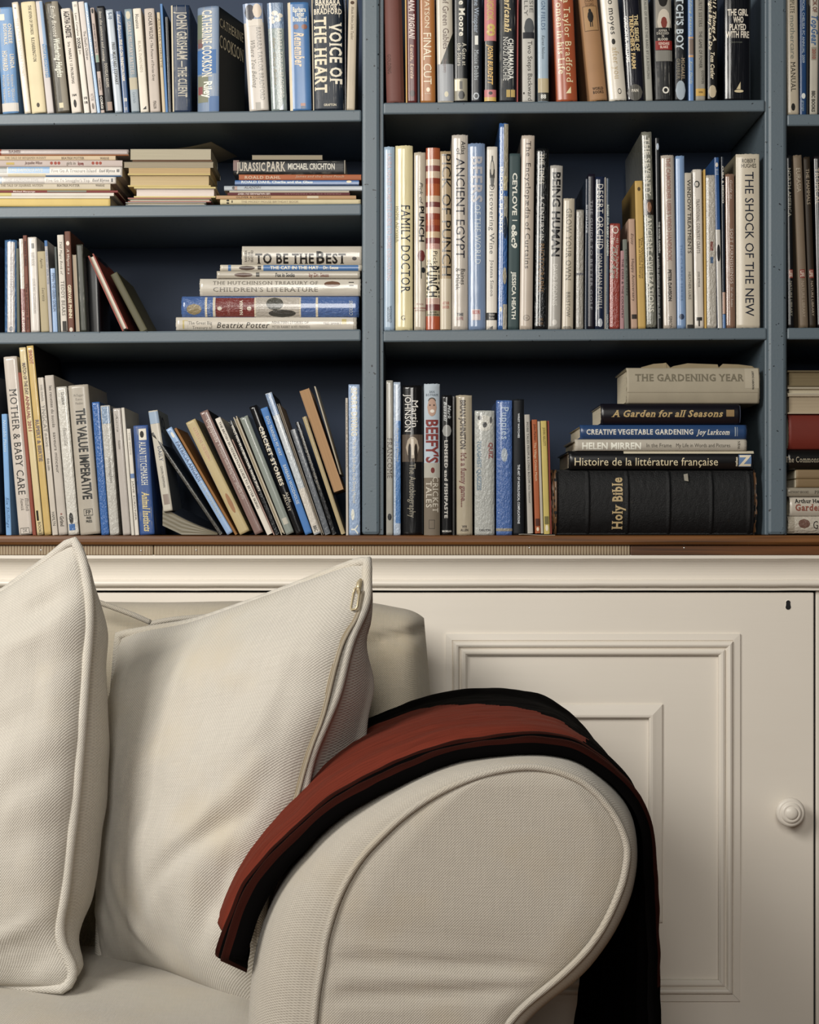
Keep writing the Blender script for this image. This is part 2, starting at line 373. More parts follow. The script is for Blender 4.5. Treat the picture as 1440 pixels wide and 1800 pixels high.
# ------------------------------------------------------------------ books
def spine_y(x, w, b, p): return b*min(1, abs(2*x/w))**p
def make_book(name, w, h, d, cover, cls, hard, b, p, pagehex, prints=None, fore=False, text=None, tcol=None, boards=None, side=None, split=None):
    """local frame: spine on y=0 facing -y, x across the spine, z from tail to head"""
    root = link(name, None)
    t = .0026 if hard else .0007
    t = min(t, w*.22); ov = .003 if hard else 0
    mc = bookmat(cover, cls); n = 16 if b > .0015 else 10
    mb_ = bookmat(boards, 'm') if boards else mc
    outer = [(-w/2, d)]; inner = [(-w/2+t, d)]
    for i in range(n+1):
        u = -1+2*i/n; u = math.copysign(abs(u)**.75, u); x = u*w/2
        y = spine_y(x, w, b, p); outer.append((x, y)); inner.append((x*(1-2*t/w), y+t))
    outer.append((w/2, d)); inner.append((w/2-t, d)); m = len(outer)
    vs = []
    worn = .0006 if hard else .0002
    zs = [0, h*.02, h*.98, h]
    for zi, z in enumerate(zs):
        for ring in (outer, inner):
            for j, (x, y) in enumerate(ring):
                vs.append((x*(1-(.02 if zi in (0, 3) and not hard else 0)), y, z+(random.uniform(-worn, worn) if zi in (0, 3) else 0)))
    fs = []; mi = []; L = 2*m
    for zi in range(3):
        for j in range(m-1):
            a = zi*L
            fs.append((a+j, a+j+1, a+L+j+1, a+L+j)); mi.append(0 if 0 < j < m-2 else 1)
            fs.append((a+m+j+1, a+m+j, a+L+m+j, a+L+m+j+1)); mi.append(2)
        fs.append((a+m, a, a+L, a+L+m)); fs.append((a+m-1, a+2*m-1, a+L+2*m-1, a+L+m-1)); mi += [1, 1]
    a = 3*L
    for j in range(m-1):
        fs.append((j+1, j, m+j, m+j+1)); fs.append((a+j, a+j+1, a+m+j+1, a+m+j)); mi += [1, 1]
    if b > .0008: sm = True
    me = mesh('cover', vs, fs, [mc, mb_, pagemat('e0d8c8')], mi)
    for q, pl in enumerate(me.polygons):
        if mi[q] == 0: pl.use_smooth = b > .0012
    link('cover', me, root)
    yb = b+t if not fore else b+t
    pg = MB(); x_ = w/2-t*1.02
    y1 = d-ov-.0005; z0, z1 = ov+.0004, h-ov-.0004; c_ = .0016 if hard else 0
    ys = [yb*.9+.001, y1-.0]; vv = []
    for z in (z0, z1):
        vv += [(-x_, ys[0], z), (x_, ys[0], z), (x_, y1, z), (x_*.5, y1-c_, z), (0, y1-c_*1.35, z), (-x_*.5, y1-c_, z), (-x_, y1, z)]
    pg.add(vv, [(6, 5, 4, 3, 2, 1, 0), (7, 8, 9, 10, 11, 12, 13)]+[(i, (i+1) % 7, 7+(i+1) % 7, 7+i) for i in range(7)], pagemat(pagehex)); pg.build('pages', root)
    if text or prints or side:
        tm = MB(); pm = MB()
        for it in (prints or []):
            kind, col, za, zb, xa, xb = it[:6]; tc = bookmat(col, cls if cls in 'fkg' else 'm')
            nn = 8; vs = []
            for i in range(nn+1):
                fx = i/nn; x = (xa+(xb-xa)*fx-.5)*w
                if kind == 'O': e = math.sqrt(max(0, 1-(2*fx-1)**2)); zc_, zr = (za+zb)/2, (zb-za)/2; lo, hi = zc_-zr*e, zc_+zr*e
                elif kind == 'W': lo, hi = za, za+(zb-za)*fx
                elif kind == 'V': lo, hi = za, zb+(za-zb)*fx
                elif kind == 'J': lo, hi = za+.02*random.random()*(zb-za)*8, zb
                else: lo, hi = za, zb
                y = spine_y(x, w, b, p)-.00025-.00004*(it[6] if len(it) > 6 else 0)
                vs += [(x, y, lo*h), (x, y, hi*h)]
            pm.add(vs, [(2*i, 2*i+2, 2*i+3, 2*i+1) for i in range(nn)], tc)
        for (s, za, zb, xc, hf, col, st, *r) in (text or []):
            mode = r[0] if r else 'd'; cut = 'x' if mode == 'h' else 'y'
            v, f, adv = text_verts(s, st, cut)
            if not v: continue
            tcm = bookmat(col, 'g' if cls in 'fkg' else 't'); out = []
            if mode == 'h':                            # horizontal line across the spine: za = centre, zb = cap height (fractions of h), hf = width fraction
                for (a_, b2) in v:
                    x = (xc-.5)*w+(a_/adv-.5)*hf*w; z = (za-zb/2+b2*zb)*h; out.append((x, spine_y(x, w, b, p)-.0005, z))
            else:
                for (a_, b2) in v:
                    if mode == 'd': z = (za+(zb-za)*a_/adv)*h; x = (xc-.5)*w+(b2-.5)*hf*w
                    else: z = (zb+(za-zb)*a_/adv)*h; x = (xc-.5)*w-(b2-.5)*hf*w
                    x = max(-w*.497, min(w*.497, x))
                    out.append((x, spine_y(x, w, b, p)-.0005, z))
            tm.add(out, f, tcm)
        for (s, ya, yb2, zc_, zh, col, st) in (side or []):   # on the board that faces +x
            v, f, adv = text_verts(s, st, 'y')
            tm.add([(w/2+.0005, (ya+(yb2-ya)*a_/adv)*d, (zc_+(b2-.5)*zh)*h) for a_, b2 in v], f, bookmat(col, 't'))
        if pm.v: tag(pm.build('printed_panel', root), kind='stuff')
        if tm.v: tag(tm.build('lettering', root), kind='stuff')
    return root
ORD = ['', 'first', 'second', 'third', 'fourth', 'fifth', 'sixth', 'seventh', 'eighth', 'ninth', 'tenth', 'eleventh', 'twelfth', 'thirteenth', 'fourteenth', 'fifteenth', 'sixteenth', 'seventeenth', 'eighteenth', 'nineteenth', 'twentieth']
def ordinal(n):
    if n <= 20: return ORD[n]
    t = {2: 'twenty', 3: 'thirty', 4: 'forty'}[n//10]
    return t+'-'+ORD[n % 10] if n % 10 else {30: 'thirtieth', 40: 'fortieth'}[n]
def T(s, a, b, xc, hf, col, st='s', mode='d'): return ('T', s, a, b, xc, hf, col, st, mode)
def H(s, y, cap, xc, wf, col, st='s'): return ('T', s, y, cap, xc, wf, col, st, 'h')
def R(col, a, b, xa=0., xb=1., k=0): return ('R', col, a, b, xa, xb, k)
def O(col, a, b, xa=.1, xb=.9, k=1): return ('O', col, a, b, xa, xb, k)
def W(col, a, b, xa=0., xb=1., k=0): return ('W', col, a, b, xa, xb, k)
ROWS = {}
def upright(key, x0, x1, ytop, lean, cover, desc, cls='m', items=(), hard=False, d=None, back=.004, yaw=0, pages='d8ccb2', fore=False, bulge=None, ybase=None, boards=None, side=None, name='book'):
    """x0..x1 = foot of the spine, ytop = its top, lean = sideways shift of the top (all in reference pixels at the shelf front)"""
    s = (D0+back)/D0
    xc = ((x0+x1)/2-720)/1000*s; zt = ZH+(HY-ytop)/1000*s
    zb = shelf_z(key, xc) if ybase is None else ZH+(HY-ybase)/1000*s
    th = math.atan2(lean/1000, zt-zb); w = (x1-x0)/1000*s*math.cos(th)-.0002
    H_ = (zt-zb)/math.cos(th)-w*abs(math.tan(th))*.5
    if yaw: w = w/math.cos(yaw)
    hard_ = hard; b = min(w*(.16 if hard_ else .11), .006) if bulge is None else bulge
    p = 2.2 if hard_ else 4.0
    dd = d or min(H_*.66, .215)
    base_px = HY-(zb-ZH)/s*1000
    fz = lambda y: (base_px-y)/(base_px-ytop)
    tx, pr = [], []
    for it in items:
        if it[0] == 'T':
            _, t_, a, b_, xcf, hf, col, st, mode = it
            if mode == 'h': tx.append((t_, fz(a), b_/(base_px-ytop), xcf, hf, col, st, 'h'))
            else: tx.append((t_, fz(a), fz(b_), xcf, hf, col, st, mode))
        else: pr.append((it[0], it[1], max(.0, fz(it[3])), min(1., fz(it[2])), it[4], it[5], it[6]))
    o = make_book(name, w, H_, dd, cover, cls, hard_, b, p, pages, pr, fore, tx, boards=boards, side=side)
    if fore:
        # spine to the back of the shelf: turn round
        o.rotation_euler = Matrix.Rotation(th, 3, 'Y').to_4x4().to_euler(); M = Matrix.Rotation(th, 4, 'Y') @ Matrix.Rotation(math.pi, 4, 'Z')
        o.rotation_euler = M.to_euler(); o.location = (xc, back+dd, zb+w/2*abs(math.sin(th))+.0003)
    else:
        M = Matrix.Rotation(yaw, 4, 'Z') @ Matrix.Rotation(th, 4, 'Y'); o.rotation_euler = M.to_euler()
        o.location = (xc, back, zb+w/2*abs(math.sin(th))+.0003)
    ROWS.setdefault(key, []).append((xc, o, desc)); return o
def flat(key, stack, x0, x1, ya, yb, cover, desc, cls='m', items=(), hard=False, back=.004, zbase=None, pages='d8ccb2', fore=False, d=None, tilt=0, bulge=None, boards=None, name='book', group=None):
    """lying book: x0..x1 = its length, ya..yb = top and bottom of its spine"""
    s = (D0+back)/D0; st = STACKS.setdefault(stack, [])
    L = (x1-x0)/1000*s; w = (yb-ya)/1000*s
    xc = ((x0+x1)/2-720)/1000*s
    z0 = ZH+(HY-yb)/1000*s if zbase is None else zbase
    if st:
        z0 = st[-1][1]; w = max(.002, ZH+(HY-ya)/1000*s-z0)
    else: z0 = max(z0, shelf_z(key, xc)+.0003, shelf_z(key, xc-L/2)+.0003); w = max(.003, ZH+(HY-ya)/1000*s-z0)
    b = min(w*(.2 if hard else .1), .007) if bulge is None else bulge
    fz = lambda x: (x1-x)/(x1-x0)
    tx, pr = [], []
    for it in items:
        if it[0] == 'T':
            _, t_, a, b_, xcf, hf, col, sty, mode = it
            if mode == 'h': tx.append((t_, fz(a), b_/(x1-x0), xcf, hf, col, sty, 'h'))
            else: tx.append((t_, fz(a), fz(b_), xcf, hf, col, sty, mode))
        else: pr.append((it[0], it[1], max(0, fz(it[3])), min(1, fz(it[2])), it[4], it[5], it[6]))
    dd = d or min(L*.68, .21)
    o = make_book(name, w-.0003, L, dd, cover, cls, hard, b, 2.4 if hard else 4, pages, pr, fore, tx, boards=boards)
    if fore:
        M = Matrix.Rotation(math.pi, 4, 'Z') @ Matrix.Rotation(-math.pi/2, 4, 'Y'); o.location = (xc-L/2, back+dd, z0+w/2)
    else:
        M = Matrix.Rotation(-math.pi/2, 4, 'Y'); o.location = (xc+L/2, back, z0+w/2)
    o.rotation_euler = M.to_euler(); st.append((o, z0+w, desc)); return o
STACKS = {}
# ------------------------------------------------------------------ top shelf above the cushions
K = 'LA'; DK = '2b2a28'; CR = 'd8cfbe'; WH = 'd9d4ca'
U = upright
U(K, -24, 3, 14, -14, '3a3430', 'dark brown book cut by picture edge', 'm')
U(K, 4, 33, 13, -12, '5f8dbd', 'thick sky blue paperback with cream letters', 'w', [R('cfc9c0', 182, 197), R('dfd8c8', 25, 36, .1, .5), T('ONEESE', 42, 78, .78, .2, CR, 'R'), T('BOSWALK', 42, 80, .5, .2, CR, 'R'), T('LINDA', 96, 122, .8, .22, CR, 'R'), T('HOWARD', 90, 126, .38, .28, CR, 'R'), T('Simon Quarr', 132, 180, .75, .13, CR, 'r'), T('Linda Lael', 132, 172, .5, .13, CR, 'r'), T('Mariah Stewart', 132, 182, .22, .13, CR, 'r')])
U(K, 43, 54.5, 4, -23, 'd6cab4', 'slim pale cream paperback', 'g', [T('THE LOVE MONGERS', 32, 110, .45, .4, 'b9ae9a', 'r'), T('COONEY', 112, 135, .5, .4, 'b9ae9a', 'r'), O(DK, 13, 16, .3, .6)])
U(K, 55.5, 81, 3, -20, 'd9caa0', 'thick yellowed cream paperback with dark capitals', 'm', [T('THE SEVEN OF SWORDS', 10, 62, .6, .2, DK, 'r'), T('R.E.HARRINGTON', 67, 110, .6, .22, DK, 'r'), O('4a4236', 182, 190, .4, .62)])
U(K, 83, 95, 2, -21, 'cbc3c0', 'slim mauve grey paperback with blue stripe', 'm', [R('8aa6c6', 3, 80, .55, 1), R('5f8ab8', 78, 137, .35, 1), T('SINGAN GEOFFREY', 80, 137, .5, .5, CR, 'r')])
U(K, 98.5, 122, 3, -21, '4c4638', 'thick worn olive brown paperback', 'w', [R('8a8272', 3, 196, .55, 1), T('Emily Brontë', 10, 66, .58, .32, 'e6dfd0', 'i'), T('Wuthering Heights', 68, 137, .62, .42, 'ece4d2', 'B'), R('d6cca8', 182, 191, .3, .62, 2)])
U(K, 126, 143, 15, -20, 'd8cec0', 'off-white paperback with condensed dark capitals', 'm', [T('AGATHA CHRISTIE', 20, 67, .55, .55, '4a4440', 'b'), T('Srta. MARPLE Y 13 PROBLEMAS', 74, 148, .5, .28, '4a4440', 's'), H('164', 168, 4, .45, .5, DK, 'b'), O(DK, 176, 190, .3, .62)])
U(K, 148, 157.5, 3, -22, 'ddd6ca', 'slim white paperback with bold grey name', 'm', [R('b9b2a6', 8, 12, .3, .8), T('Lasso Complete', 23, 64, .5, .4, '6a655e'), T('DODGE', 67, 86, .45, .55, DK, 'b'), T('Jim', 88, 96, .5, .4, '6a655e'), H('10', 173, 4, .5, .7, DK, 'b'), H('18', 181, 4, .5, .7, DK, 'b')])
U(K, 160, 170, 3, -23, 'cfc6be', 'slim pinkish white paperback', 'm', [T("The Devil's Children", 55, 106, .5, .42, '5a544e'), T('VICTOR', 165, 178, .5, .5, '9a8c88'), O('7a7068', 182, 193, .3, .7)])
U(K, 171, 176.5, 5, -23, '8fb0d4', 'very thin pale blue book', 'g', [T('CAMERON CALENDAR', 20, 100, .5, .6, 'd8e2ea', 'b')])
U(K, 177.5, 184, 14, -19, 'b8a69c', 'slim dusty pink paperback with black bands', 'm', [O(DK, 15, 24, .2, .8), T('JOHN HARVEY DETECTIVE', 42, 94, .5, .5, '4a4040'), R('7f9a86', 97, 110, .1, .9), R('14181c', 110, 126, .0, 1), T('TAPESTRY', 138, 160, .5, .5, '5a5048'), R('1d1d20', 168, 194), T('CORGI', 170, 192, .5, .6, WH, 'b')])
U(K, 185, 199, 11, -16, '121216', 'black paperback with small white italics', 'w', [T('Into the universe and coming', 20, 108, .45, .3, CR, 'i'), T('DOUGLAS ADAMS', 112, 155, .6, .34, CR, 'r'), R('a08a7c', 180, 195, .35, .95)])
U(K, 202, 215.5, 17, -17, 'a7b2bd', 'pale grey blue paperback with dark capitals', 'g', [T('5-10', 22, 34, .5, .5, '2d4a6c', 'b'), T('FRED MUSTARD STEWART', 75, 150, .62, .35, DK, 'R'), T('SIX WEEKS', 95, 130, .28, .3, '4a6c9c', 'r')])
U(K, 217, 227, 20, -14, '1f4878', 'slim deep blue paperback with white script', 'g', [T('Enid Blyton', 25, 68, .5, .5, WH, 'i'), T('FIVE GO ON FINNISTON FARM', 70, 143, .5, .45, CR, 'b'), H('18', 176, 6, .5, .6, CR, 'b'), H('11', 192, 5, .5, .5, CR, 'b')])
U(K, 231, 245, 16, -13, '748894', 'grey blue paperback fading to sand', 'w', [O('c8c0a8', 20, 34, .15, .75), T('GREAT MILITARY BATTLES', 38, 132, .5, .42, 'd6c8bc', 'r'), R('b8ae94', 137, 158), R('9aa6ae', 158, 196), T('Cyril Falls', 162, 182, .5, .3, '6a7a8a', 'i')])
U(K, 247, 261.5, 15, -14, 'dcd3c2', 'clean cream paperback with faint lettering', 'm', [T('Houston', 25, 51, .45, .42, '3c3833', 'r'), T('BLACK DIAMONDS', 72, 128, .5, .32, 'b9ae9c', 'r'), W('3c3c3a', 187, 193, .3, .75)])
U(K, 264, 282, 15, -11, 'bfb2a6', 'beige pink paperback with thin capitals', 'm', [T('OSCAR WILDE • ', 22, 76, .55, .34, '38332e', 'r'), T('The Picture of Dorian Gray', 76, 143, .55, .24, '4a443e', 'r'), T('PENGUIN', 178, 192, .5, .3, '6a6058')])
U(K, 285.5, 291, 22, -10, 'c6b492', 'thin tan paperback', 'm', [T('AGATHA CHRISTIE', 32, 120, .5, .6, '8c7c62', 'r')])
U(K, 291.3, 295.5, 7, -10, '4f80b8', 'very thin bright blue paperback', 'm')
U(K, 296, 302, 30, -6, '0e0f12', 'slim black book sunk between neighbours', 'g')
U(K, 303, 336, 9, -3, '1b2f4c', 'thick navy creased paperback with silver capitals', 'w', [R('cfc2a4', 9, 196, 0, .09), T('JOHN GRISHAM', 22, 106, .57, .5, 'b8b2a4', 'R'), T('—', 108, 118, .6, .4, 'b8b2a4', 'b'), T('THE CLIENT', 118, 172, .57, .45, 'b8b2a4', 'R')])
U(K, 344, 384, 12, 0, '7185a0', 'fat paperback with blotchy blue floral spine', 'w', [R('6a7460', 25, 75, .02, .3), R('7a5a58', 68, 84, .05, .3), R('3f6ea8', 88, 130, .02, .9), R('7c7e68', 133, 180, .05, .55), R('8c4c4c', 152, 166, .08, .3, 2), R('5272a0', 170, 196, .6, 1),
   T('CATHERINE COOKSON', 18, 136, .5, .42, 'd8d2c0', 'R'), T('Riley', 143, 172, .55, .36, 'f0e8d8', 'b')], yaw=math.radians(-19), back=.012, boards='0c1418', d=.112,
  side=[('CATHERINE', .05, .95, .855, .085, 'b8ae90', 'r'), ('COOKSON', .05, .95, .68, .12, 'c0b698', 'r')])
U(K, 438, 473, 6, -12, 'c8bfb4', 'pale grey paperback with dark haired portrait', 'g', [R('7f93b4', 6, 40, 0, 1), O('1b1a2a', 8, 36, .08, .62, 3), O('d3c3b0', 7, 32, .48, .95, 4), R('d2c9bc', 34, 46, .12, .95, 3), T('BARBARA TAYLOR BRADFORD', 48, 178, .72, .22, '9a9690', 'r'), T('Where You Belong', 70, 155, .38, .22, '7c7870', 'i'), R('9a9488', 181, 194, .35, .6)])
U(K, 477, 505, 5, -8, '83908e', 'grey green foil paperback with white pebbles', 'f', [R('6f88a8', 5, 50, 0, 1), O('dcd6c8', 19, 28, .25, .68, 3), O('dcd6c8', 24, 32, .6, .98, 3), O('dcd6c8', 28, 35, .08, .42, 4), O('dcd6c8', 31, 39, .45, .85, 4), O('dcd6c8', 35, 42, .1, .48, 3), T('BARBARA TAYLOR BRADFORD', 50, 174, .72, .26, 'd8d6cc', 'r'), T('Her Own Rules', 66, 150, .35, .16, '9a8a6c', 'i'), W('a9b4c0', 182, 194, .5, .8)])
U(K, 510, 548, 4, -5, '3f73ac', 'clear blue paperback with sand coloured script', 'g', [R('d8c9aa', 4, 195, 0, .13), H('Barbara', 17, 8, .55, .62, 'e6e0d0', 'R'), H('Taylor', 25, 8, .55, .46, 'e6e0d0', 'R'), H('Bradford', 34, 8, .56, .66, 'e6e0d0', 'R'), O('8c5a48', 43, 52, .25, .5, 2), O('8c5a48', 43, 52, .62, .9, 2), T('Remember', 57, 117, .5, .42, 'd9c2a0', 'B'), R('9a5c48', 182, 187, .5, .72), R('24456c', 187, 192, .5, .72)])
U(K, 550, 605.6, -14, -3, '14202e', 'very fat worn navy paperback, big cream capitals', 'w', [R('b9ac92', -14, 193, 0, .035), H('BARBARA', 4, 10, .52, .8, 'e4dac4', 'R'), H('TAYLOR', 12.5, 8, .52, .6, 'e4dac4', 'R'), H('BRADFORD', 20.5, 9, .52, .9, 'e4dac4', 'R'), T('THE HEART', 30, 165, .27, .36, 'e6d9bc', 'R'), T('VOICE OF', 42, 150, .75, .36, 'e6dcc6', 'R'), H('GRAFTON', 185, 4, .55, .4, 'cfc6b0', 'b')])
U(K, 606.3, 608.6, -10, 0, '1a1512', 'thin black and gold book', 'g')
U(K, 609, 624, -8, 4, 'b9ab92', 'creased fawn paperback beside the post', 'w', [O('4a3420', 2, 8, .2, .7), T('Black Holes John Taylor', 12, 70, .5, .28, '6a5c48', 'i')])
# ------------------------------------------------------------------ top shelf between the posts
K = 'CA'
U(K, 679.6, 711, -42, -6, '6e4038', 'broad faded maroon cloth book', 'm', [R('5c342c', -40, 176, .82, 1), T('GOLDING', 95, 130, .2, .2, '54342c', 'r')], hard=True, bulge=.006)
U(K, 713.6, 716.4, -30, -2, 'c9a04e', 'very thin mustard booklet', 'm')
U(K, 716.8, 733.6, -32, -2, '5c1f1e', 'dark red paperback with white italic name', 'g', [T('ADRIANA TRIGIANI', -26, 68, .5, .55, 'd8c4bc', 'B'), T('Lucia, Lucia', 78, 139, .5, .34, 'c09a7c', 'B'), O('2a0c0c', 159, 170, .2, .8)])
U(K, 734.5, 738, -25, -1, '3c4650', 'thin slate grey book', 'm')
U(K, 738.6, 766, -36, -2, 'a4651c', 'orange brown book with pale block capitals', 'g', [T('S J WATSON', -30, 50, .5, .3, 'e2d0ac'), T('FINAL CUT', 57, 149, .5, .5, 'e8d8b8'), O('e2d0ac', 154, 162, .4, .65), H('BLACK', 165, 2, .5, .4, 'e2d0ac')])
U(K, 769.5, 798, -40, -3, 'bdb4a2', 'pale book with dark curved hill, brown script', 'g', [T('Anne of Green Gables', -38, 87, .56, .36, '5c4438', 's'), W('24261e', 58, 113, .2, 1, 1), R('8e9298', 113, 178, 0, 1, 1), T('Montgomery', 104, 128, .5, .2, '6a4a44'), O('c8bfa0', 161, 171, .42, .68, 3)])
U(K, 799, 822, -40, -1, '16191c', 'black book with white title, photograph below', 'g', [T('Lorrie Moore', -38, 65, .6, .42, 'e0dccc', 'R'), T('A Gate at', 76, 116, .78, .3, 'd8d2c0', 'r'), T('the Stairs', 76, 117, .4, .3, 'd8d2c0', 'r'), R('8a8470', 138, 177, 0, 1, 1), R('ddd2b0', 140, 160, .02, .45, 2), R('3c362c', 143, 157, .4, .62, 3), O('15130f', 160, 175, .3, .8, 4)])
U(K, 828, 847.5, -35, 0, '0d1420', 'plain navy black paperback, thin pale letters', 'g', [T('Jacqueline Winspear', -34, 58, .5, .42, '9fb0c4', 's'), R('d8d8d0', 63, 79, .35, .65), T('Maisie Dobbs', 88, 142, .5, .36, 'aab4bc', 'r'), O('b0b8c0', 163, 175, .2, .75), O('0d1420', 165, 173, .3, .65, 2)])
U(K, 851.6, 872.5, -20, 0, '131013', 'pink and black paperback with yellow numeral', 'g', [R('c06a6c', -20, 72, 0, 1, 1), T('BANGKOK', -18, 36, .5, .55, 'b99a3c', 'b'), H('8', 53, 20, .55, .75, 'c4a640', 'b'), T('JOHN BURDETT', 80, 148, .5, .4, 'd8a83c', 'B'), R('c06a6c', 158, 171, 0, 1, 1), O('2a1616', 161, 167, .35, .7, 2), R('c8a23c', 171, 178, 0, 1, 2)])
U(K, 877.5, 908, -30, 0, '0f151c', 'wide black paperback, cream script, gold squares', 'w', [T('Americanah', -28, 57, .5, .36, 'd8c088', 'B'), T('CHIMAMANDA', 68, 140, .68, .28, 'dcdcd4', 'R'), T('NGOZI ADICHIE', 65, 143, .38, .28, 'dcdcd4', 'r'), R('b89c50', 158, 171, .42, .64, 2), R('b89c50', 158, 171, .68, .92, 2)])
U(K, 908.5, 911, -25, 1, '9a4440', 'very thin brick red booklet', 'm')
U(K, 918.6, 941, -40, -1, 'b9b6ae', 'pale grey book with thin grey title', 'm', [T('SUSIE', -22, 23, .72, .28, '6a6a66'), T('KELLY', -20, 28, .3, .28, '6a6a66'), O('4c5054', 32, 66, .15, .95, 1), R('1e2028', 57, 68, .05, .95, 2), T('Two Steps Backward', 72, 178, .6, .34, '4c4a46', 's'), O('26221e', 162, 166, .05, .18)])
U(K, 946, 965, -30, -1, '8fa6b8', 'pale blue book shading to sand', 'g', [T('FOREIGN FIELDS', -28, 54, .5, .36, '3c5c80', 'r'), T('Karen Nelson', 62, 104, .5, .26, '4c5c68', 'i'), R('b0a078', 138, 178, 0, 1, 1), R('34342c', 163, 178, 0, 1, 2), H('88', 170, 7, .5, .5, 'd8d8d0', 'b')])
U(K, 979, 1016, -34, -9, 'a34a20', 'glossy orange red hardback, cream serif title', 'g', [T('Barbara Taylor Bradford', -58, 147, .66, .3, 'e8d8a8', 'r'), T('The Women in his Life', -52, 132, .3, .3, 'e8d8a8', 'r'), W('e0d4a0', 153, 165, .45, .7)], hard=True)
U(K, 1037, 1068.7, -28, -21, 'a1764a', 'tan brown clothbound book, small seated figure', 'm', [H('JULIAN', 1, 5, .52, .5, '4a3018', 'r'), H('GLOAG', 8, 5, .52, .5, '4a3018', 'r'), R('5c4226', 11, 55, .12, .9, 1), R('a8804f', 12, 54, .145, .875, 2), O('181410', 16, 23, .42, .58, 4), O('181410', 20, 40, .34, .68, 4), R('181410', 36, 48, .44, .5, 4), R('181410', 36, 48, .55, .6, 4), H('WORLD', 157, 4.5, .52, .6, '3c2814', 'R'), H('BOOKS', 163.5, 4.5, .52, .6, '3c2814', 'R')], hard=True)
U(K, 1071.7, 1103, -25, -18, 'd3cbbb', 'cream hardback with black lower-case name', 'g', [T('jojo moyes', -20, 63, .56, .34, '26272a', 'r'), O('26241f', 69, 79, .4, .62, 2), T('after you', 84, 141, .56, .36, 'bfa980', 'r'), O('3a3a38', 157, 167, .5, .72, 1), O('d3cbbb', 158.5, 165.5, .53, .69, 2)], hard=True)
U(K, 1104, 1134, -20, -11, '12131f', 'navy book with bold yellow block capitals', 'k', [T('THE SIEGE OF', 27, 91, .74, .22, 'd6c088', 'b'), T("TRENCHER'S FARM", 27, 122, .46, .22, 'd6b878', 'b'), T('GORDON M. WILLIAMS', 28, 110, .14, .18, 'd8d8d4', 'b'), O('504e48', 149, 178, .0, .9, 1), H('PAN', 160, 5, .45, .4, 'cfc8b8', 'b')])
U(K, 1136, 1148, -24, -9, '9d9c92', 'slim pale grey hardback, small grey capitals', 'm', [T('THE TALES OF BEEDLE THE BARD BY J.K.ROWLING', -15, 140, .5, .34, '5c5c56', 'r')])
U(K, 1152, 1184, -12, -4, '17181a', 'grey black book showing a bare backed figure', 'w', [R('8c877c', -10, 49, .12, 1, 1), O('17130f', -14, 12, .28, .8, 5), O('c3b9a8', 16, 62, .2, .95, 3), O('7a2c20', 30, 50, .4, .75, 4), R('131314', 49, 72, .08, 1, 5), H('ANNA', 54, 4, .5, .48, 'd8d0c0', 'r'), H('DRESSED', 59, 4, .5, .7, 'd8d0c0', 'r'), H('IN', 64, 4, .5, .15, 'd8d0c0', 'r'), H('BLOOD', 69.5, 4, .5, .56, 'd8d0c0', 'R'), R('8c2018', 72, 88, .08, 1, 6), H('KENDARE', 77, 4.5, .55, .6, 'd8b8a8', 'b'), H('BLAKE', 83, 4.5, .55, .45, 'd8b8a8', 'b'), R('7c7a72', 89, 108, .08, 1, 2), O('d8d4c8', 153, 165, .4, .78, 2), O('17181a', 155.5, 162.5, .48, .7, 3)])
U(K, 1187, 1206.7, -30, -1, '10151c', 'black paperback with white western style capitals', 'w', [T("WITCH'S BOY", -28, 88, .45, .6, 'b8c4cc', 'R'), T('MICHAEL', 102, 141, .72, .3, 'b09a78', 'r'), T('GRUBER', 103, 140, .3, .3, '8c8470', 'r'), O('9aa8b4', 142, 176, .05, .95, 1)])
U(K, 1211, 1220, -24, -1, '5f87bd', 'slim light blue paperback with orange bands', 'g', [T('Wedding Season', -20, 62, .5, .4, 'c8cca8', 'i'), R('c8965c', 65, 68, 0, 1, 1), R('7c6c60', 69, 96, 0, 1, 1), R('c8965c', 97, 101, 0, 1, 1), T('Katie Fforde', 108, 148, .5, .45, 'c8cca8', 'i')])
U(K, 1223.7, 1240.5, -22, -1, '8f8b80', 'grey paperback with yellow band near foot', 'm', [T('FAVOURITE SISTERS', -20, 48, .5, .34, '4e4b44', 'r'), T('THE GAME OF POWER', 55, 120, .5, .32, '3c3a36', 's'), T('GODWIN', 124, 148, .72, .28, '4e4b44', 'r'), R('c49a38', 156, 169, 0, 1, 1), H('WIN', 162.5, 3, .5, .45, '5c4820', 'b')])
U(K, 1244, 1261.5, -20, 0, '0c0c0e', 'black paperback with cream brush lettering', 'g', [T('211 Things A', -6, 73, .7, .3, 'dccfb0', 'B'), T('Bright Boy Can Do', -10, 88, .3, .3, 'dccfb0', 'B'), T('Tom Cutler', 91, 139, .5, .36, 'dccfb0', 'B'), O('b8a888', 150, 172, .1, .9, 1)])
U(K, 1273.5, 1321, -30, 0, '090c14', 'fat glossy black book, stacked pale capitals', 'k', [H('THE GIRL', 22, 11, .5, .76, 'd6cdbc', 'b'), H('WHO', 35, 10.5, .52, .38, 'd6cdbc', 'b'), H('PLAYED', 48, 10.5, .5, .62, 'd6cdbc', 'b'), H('WITH FIRE', 61, 11, .5, .86, 'd6cdbc', 'b'), H('Quercus', 74, 3, .42, .5, '6c7064', 'r'), O('c8b890', 158, 163, .36, .72, 1), W('c8b890', 144, 157, .45, .6, 1)])
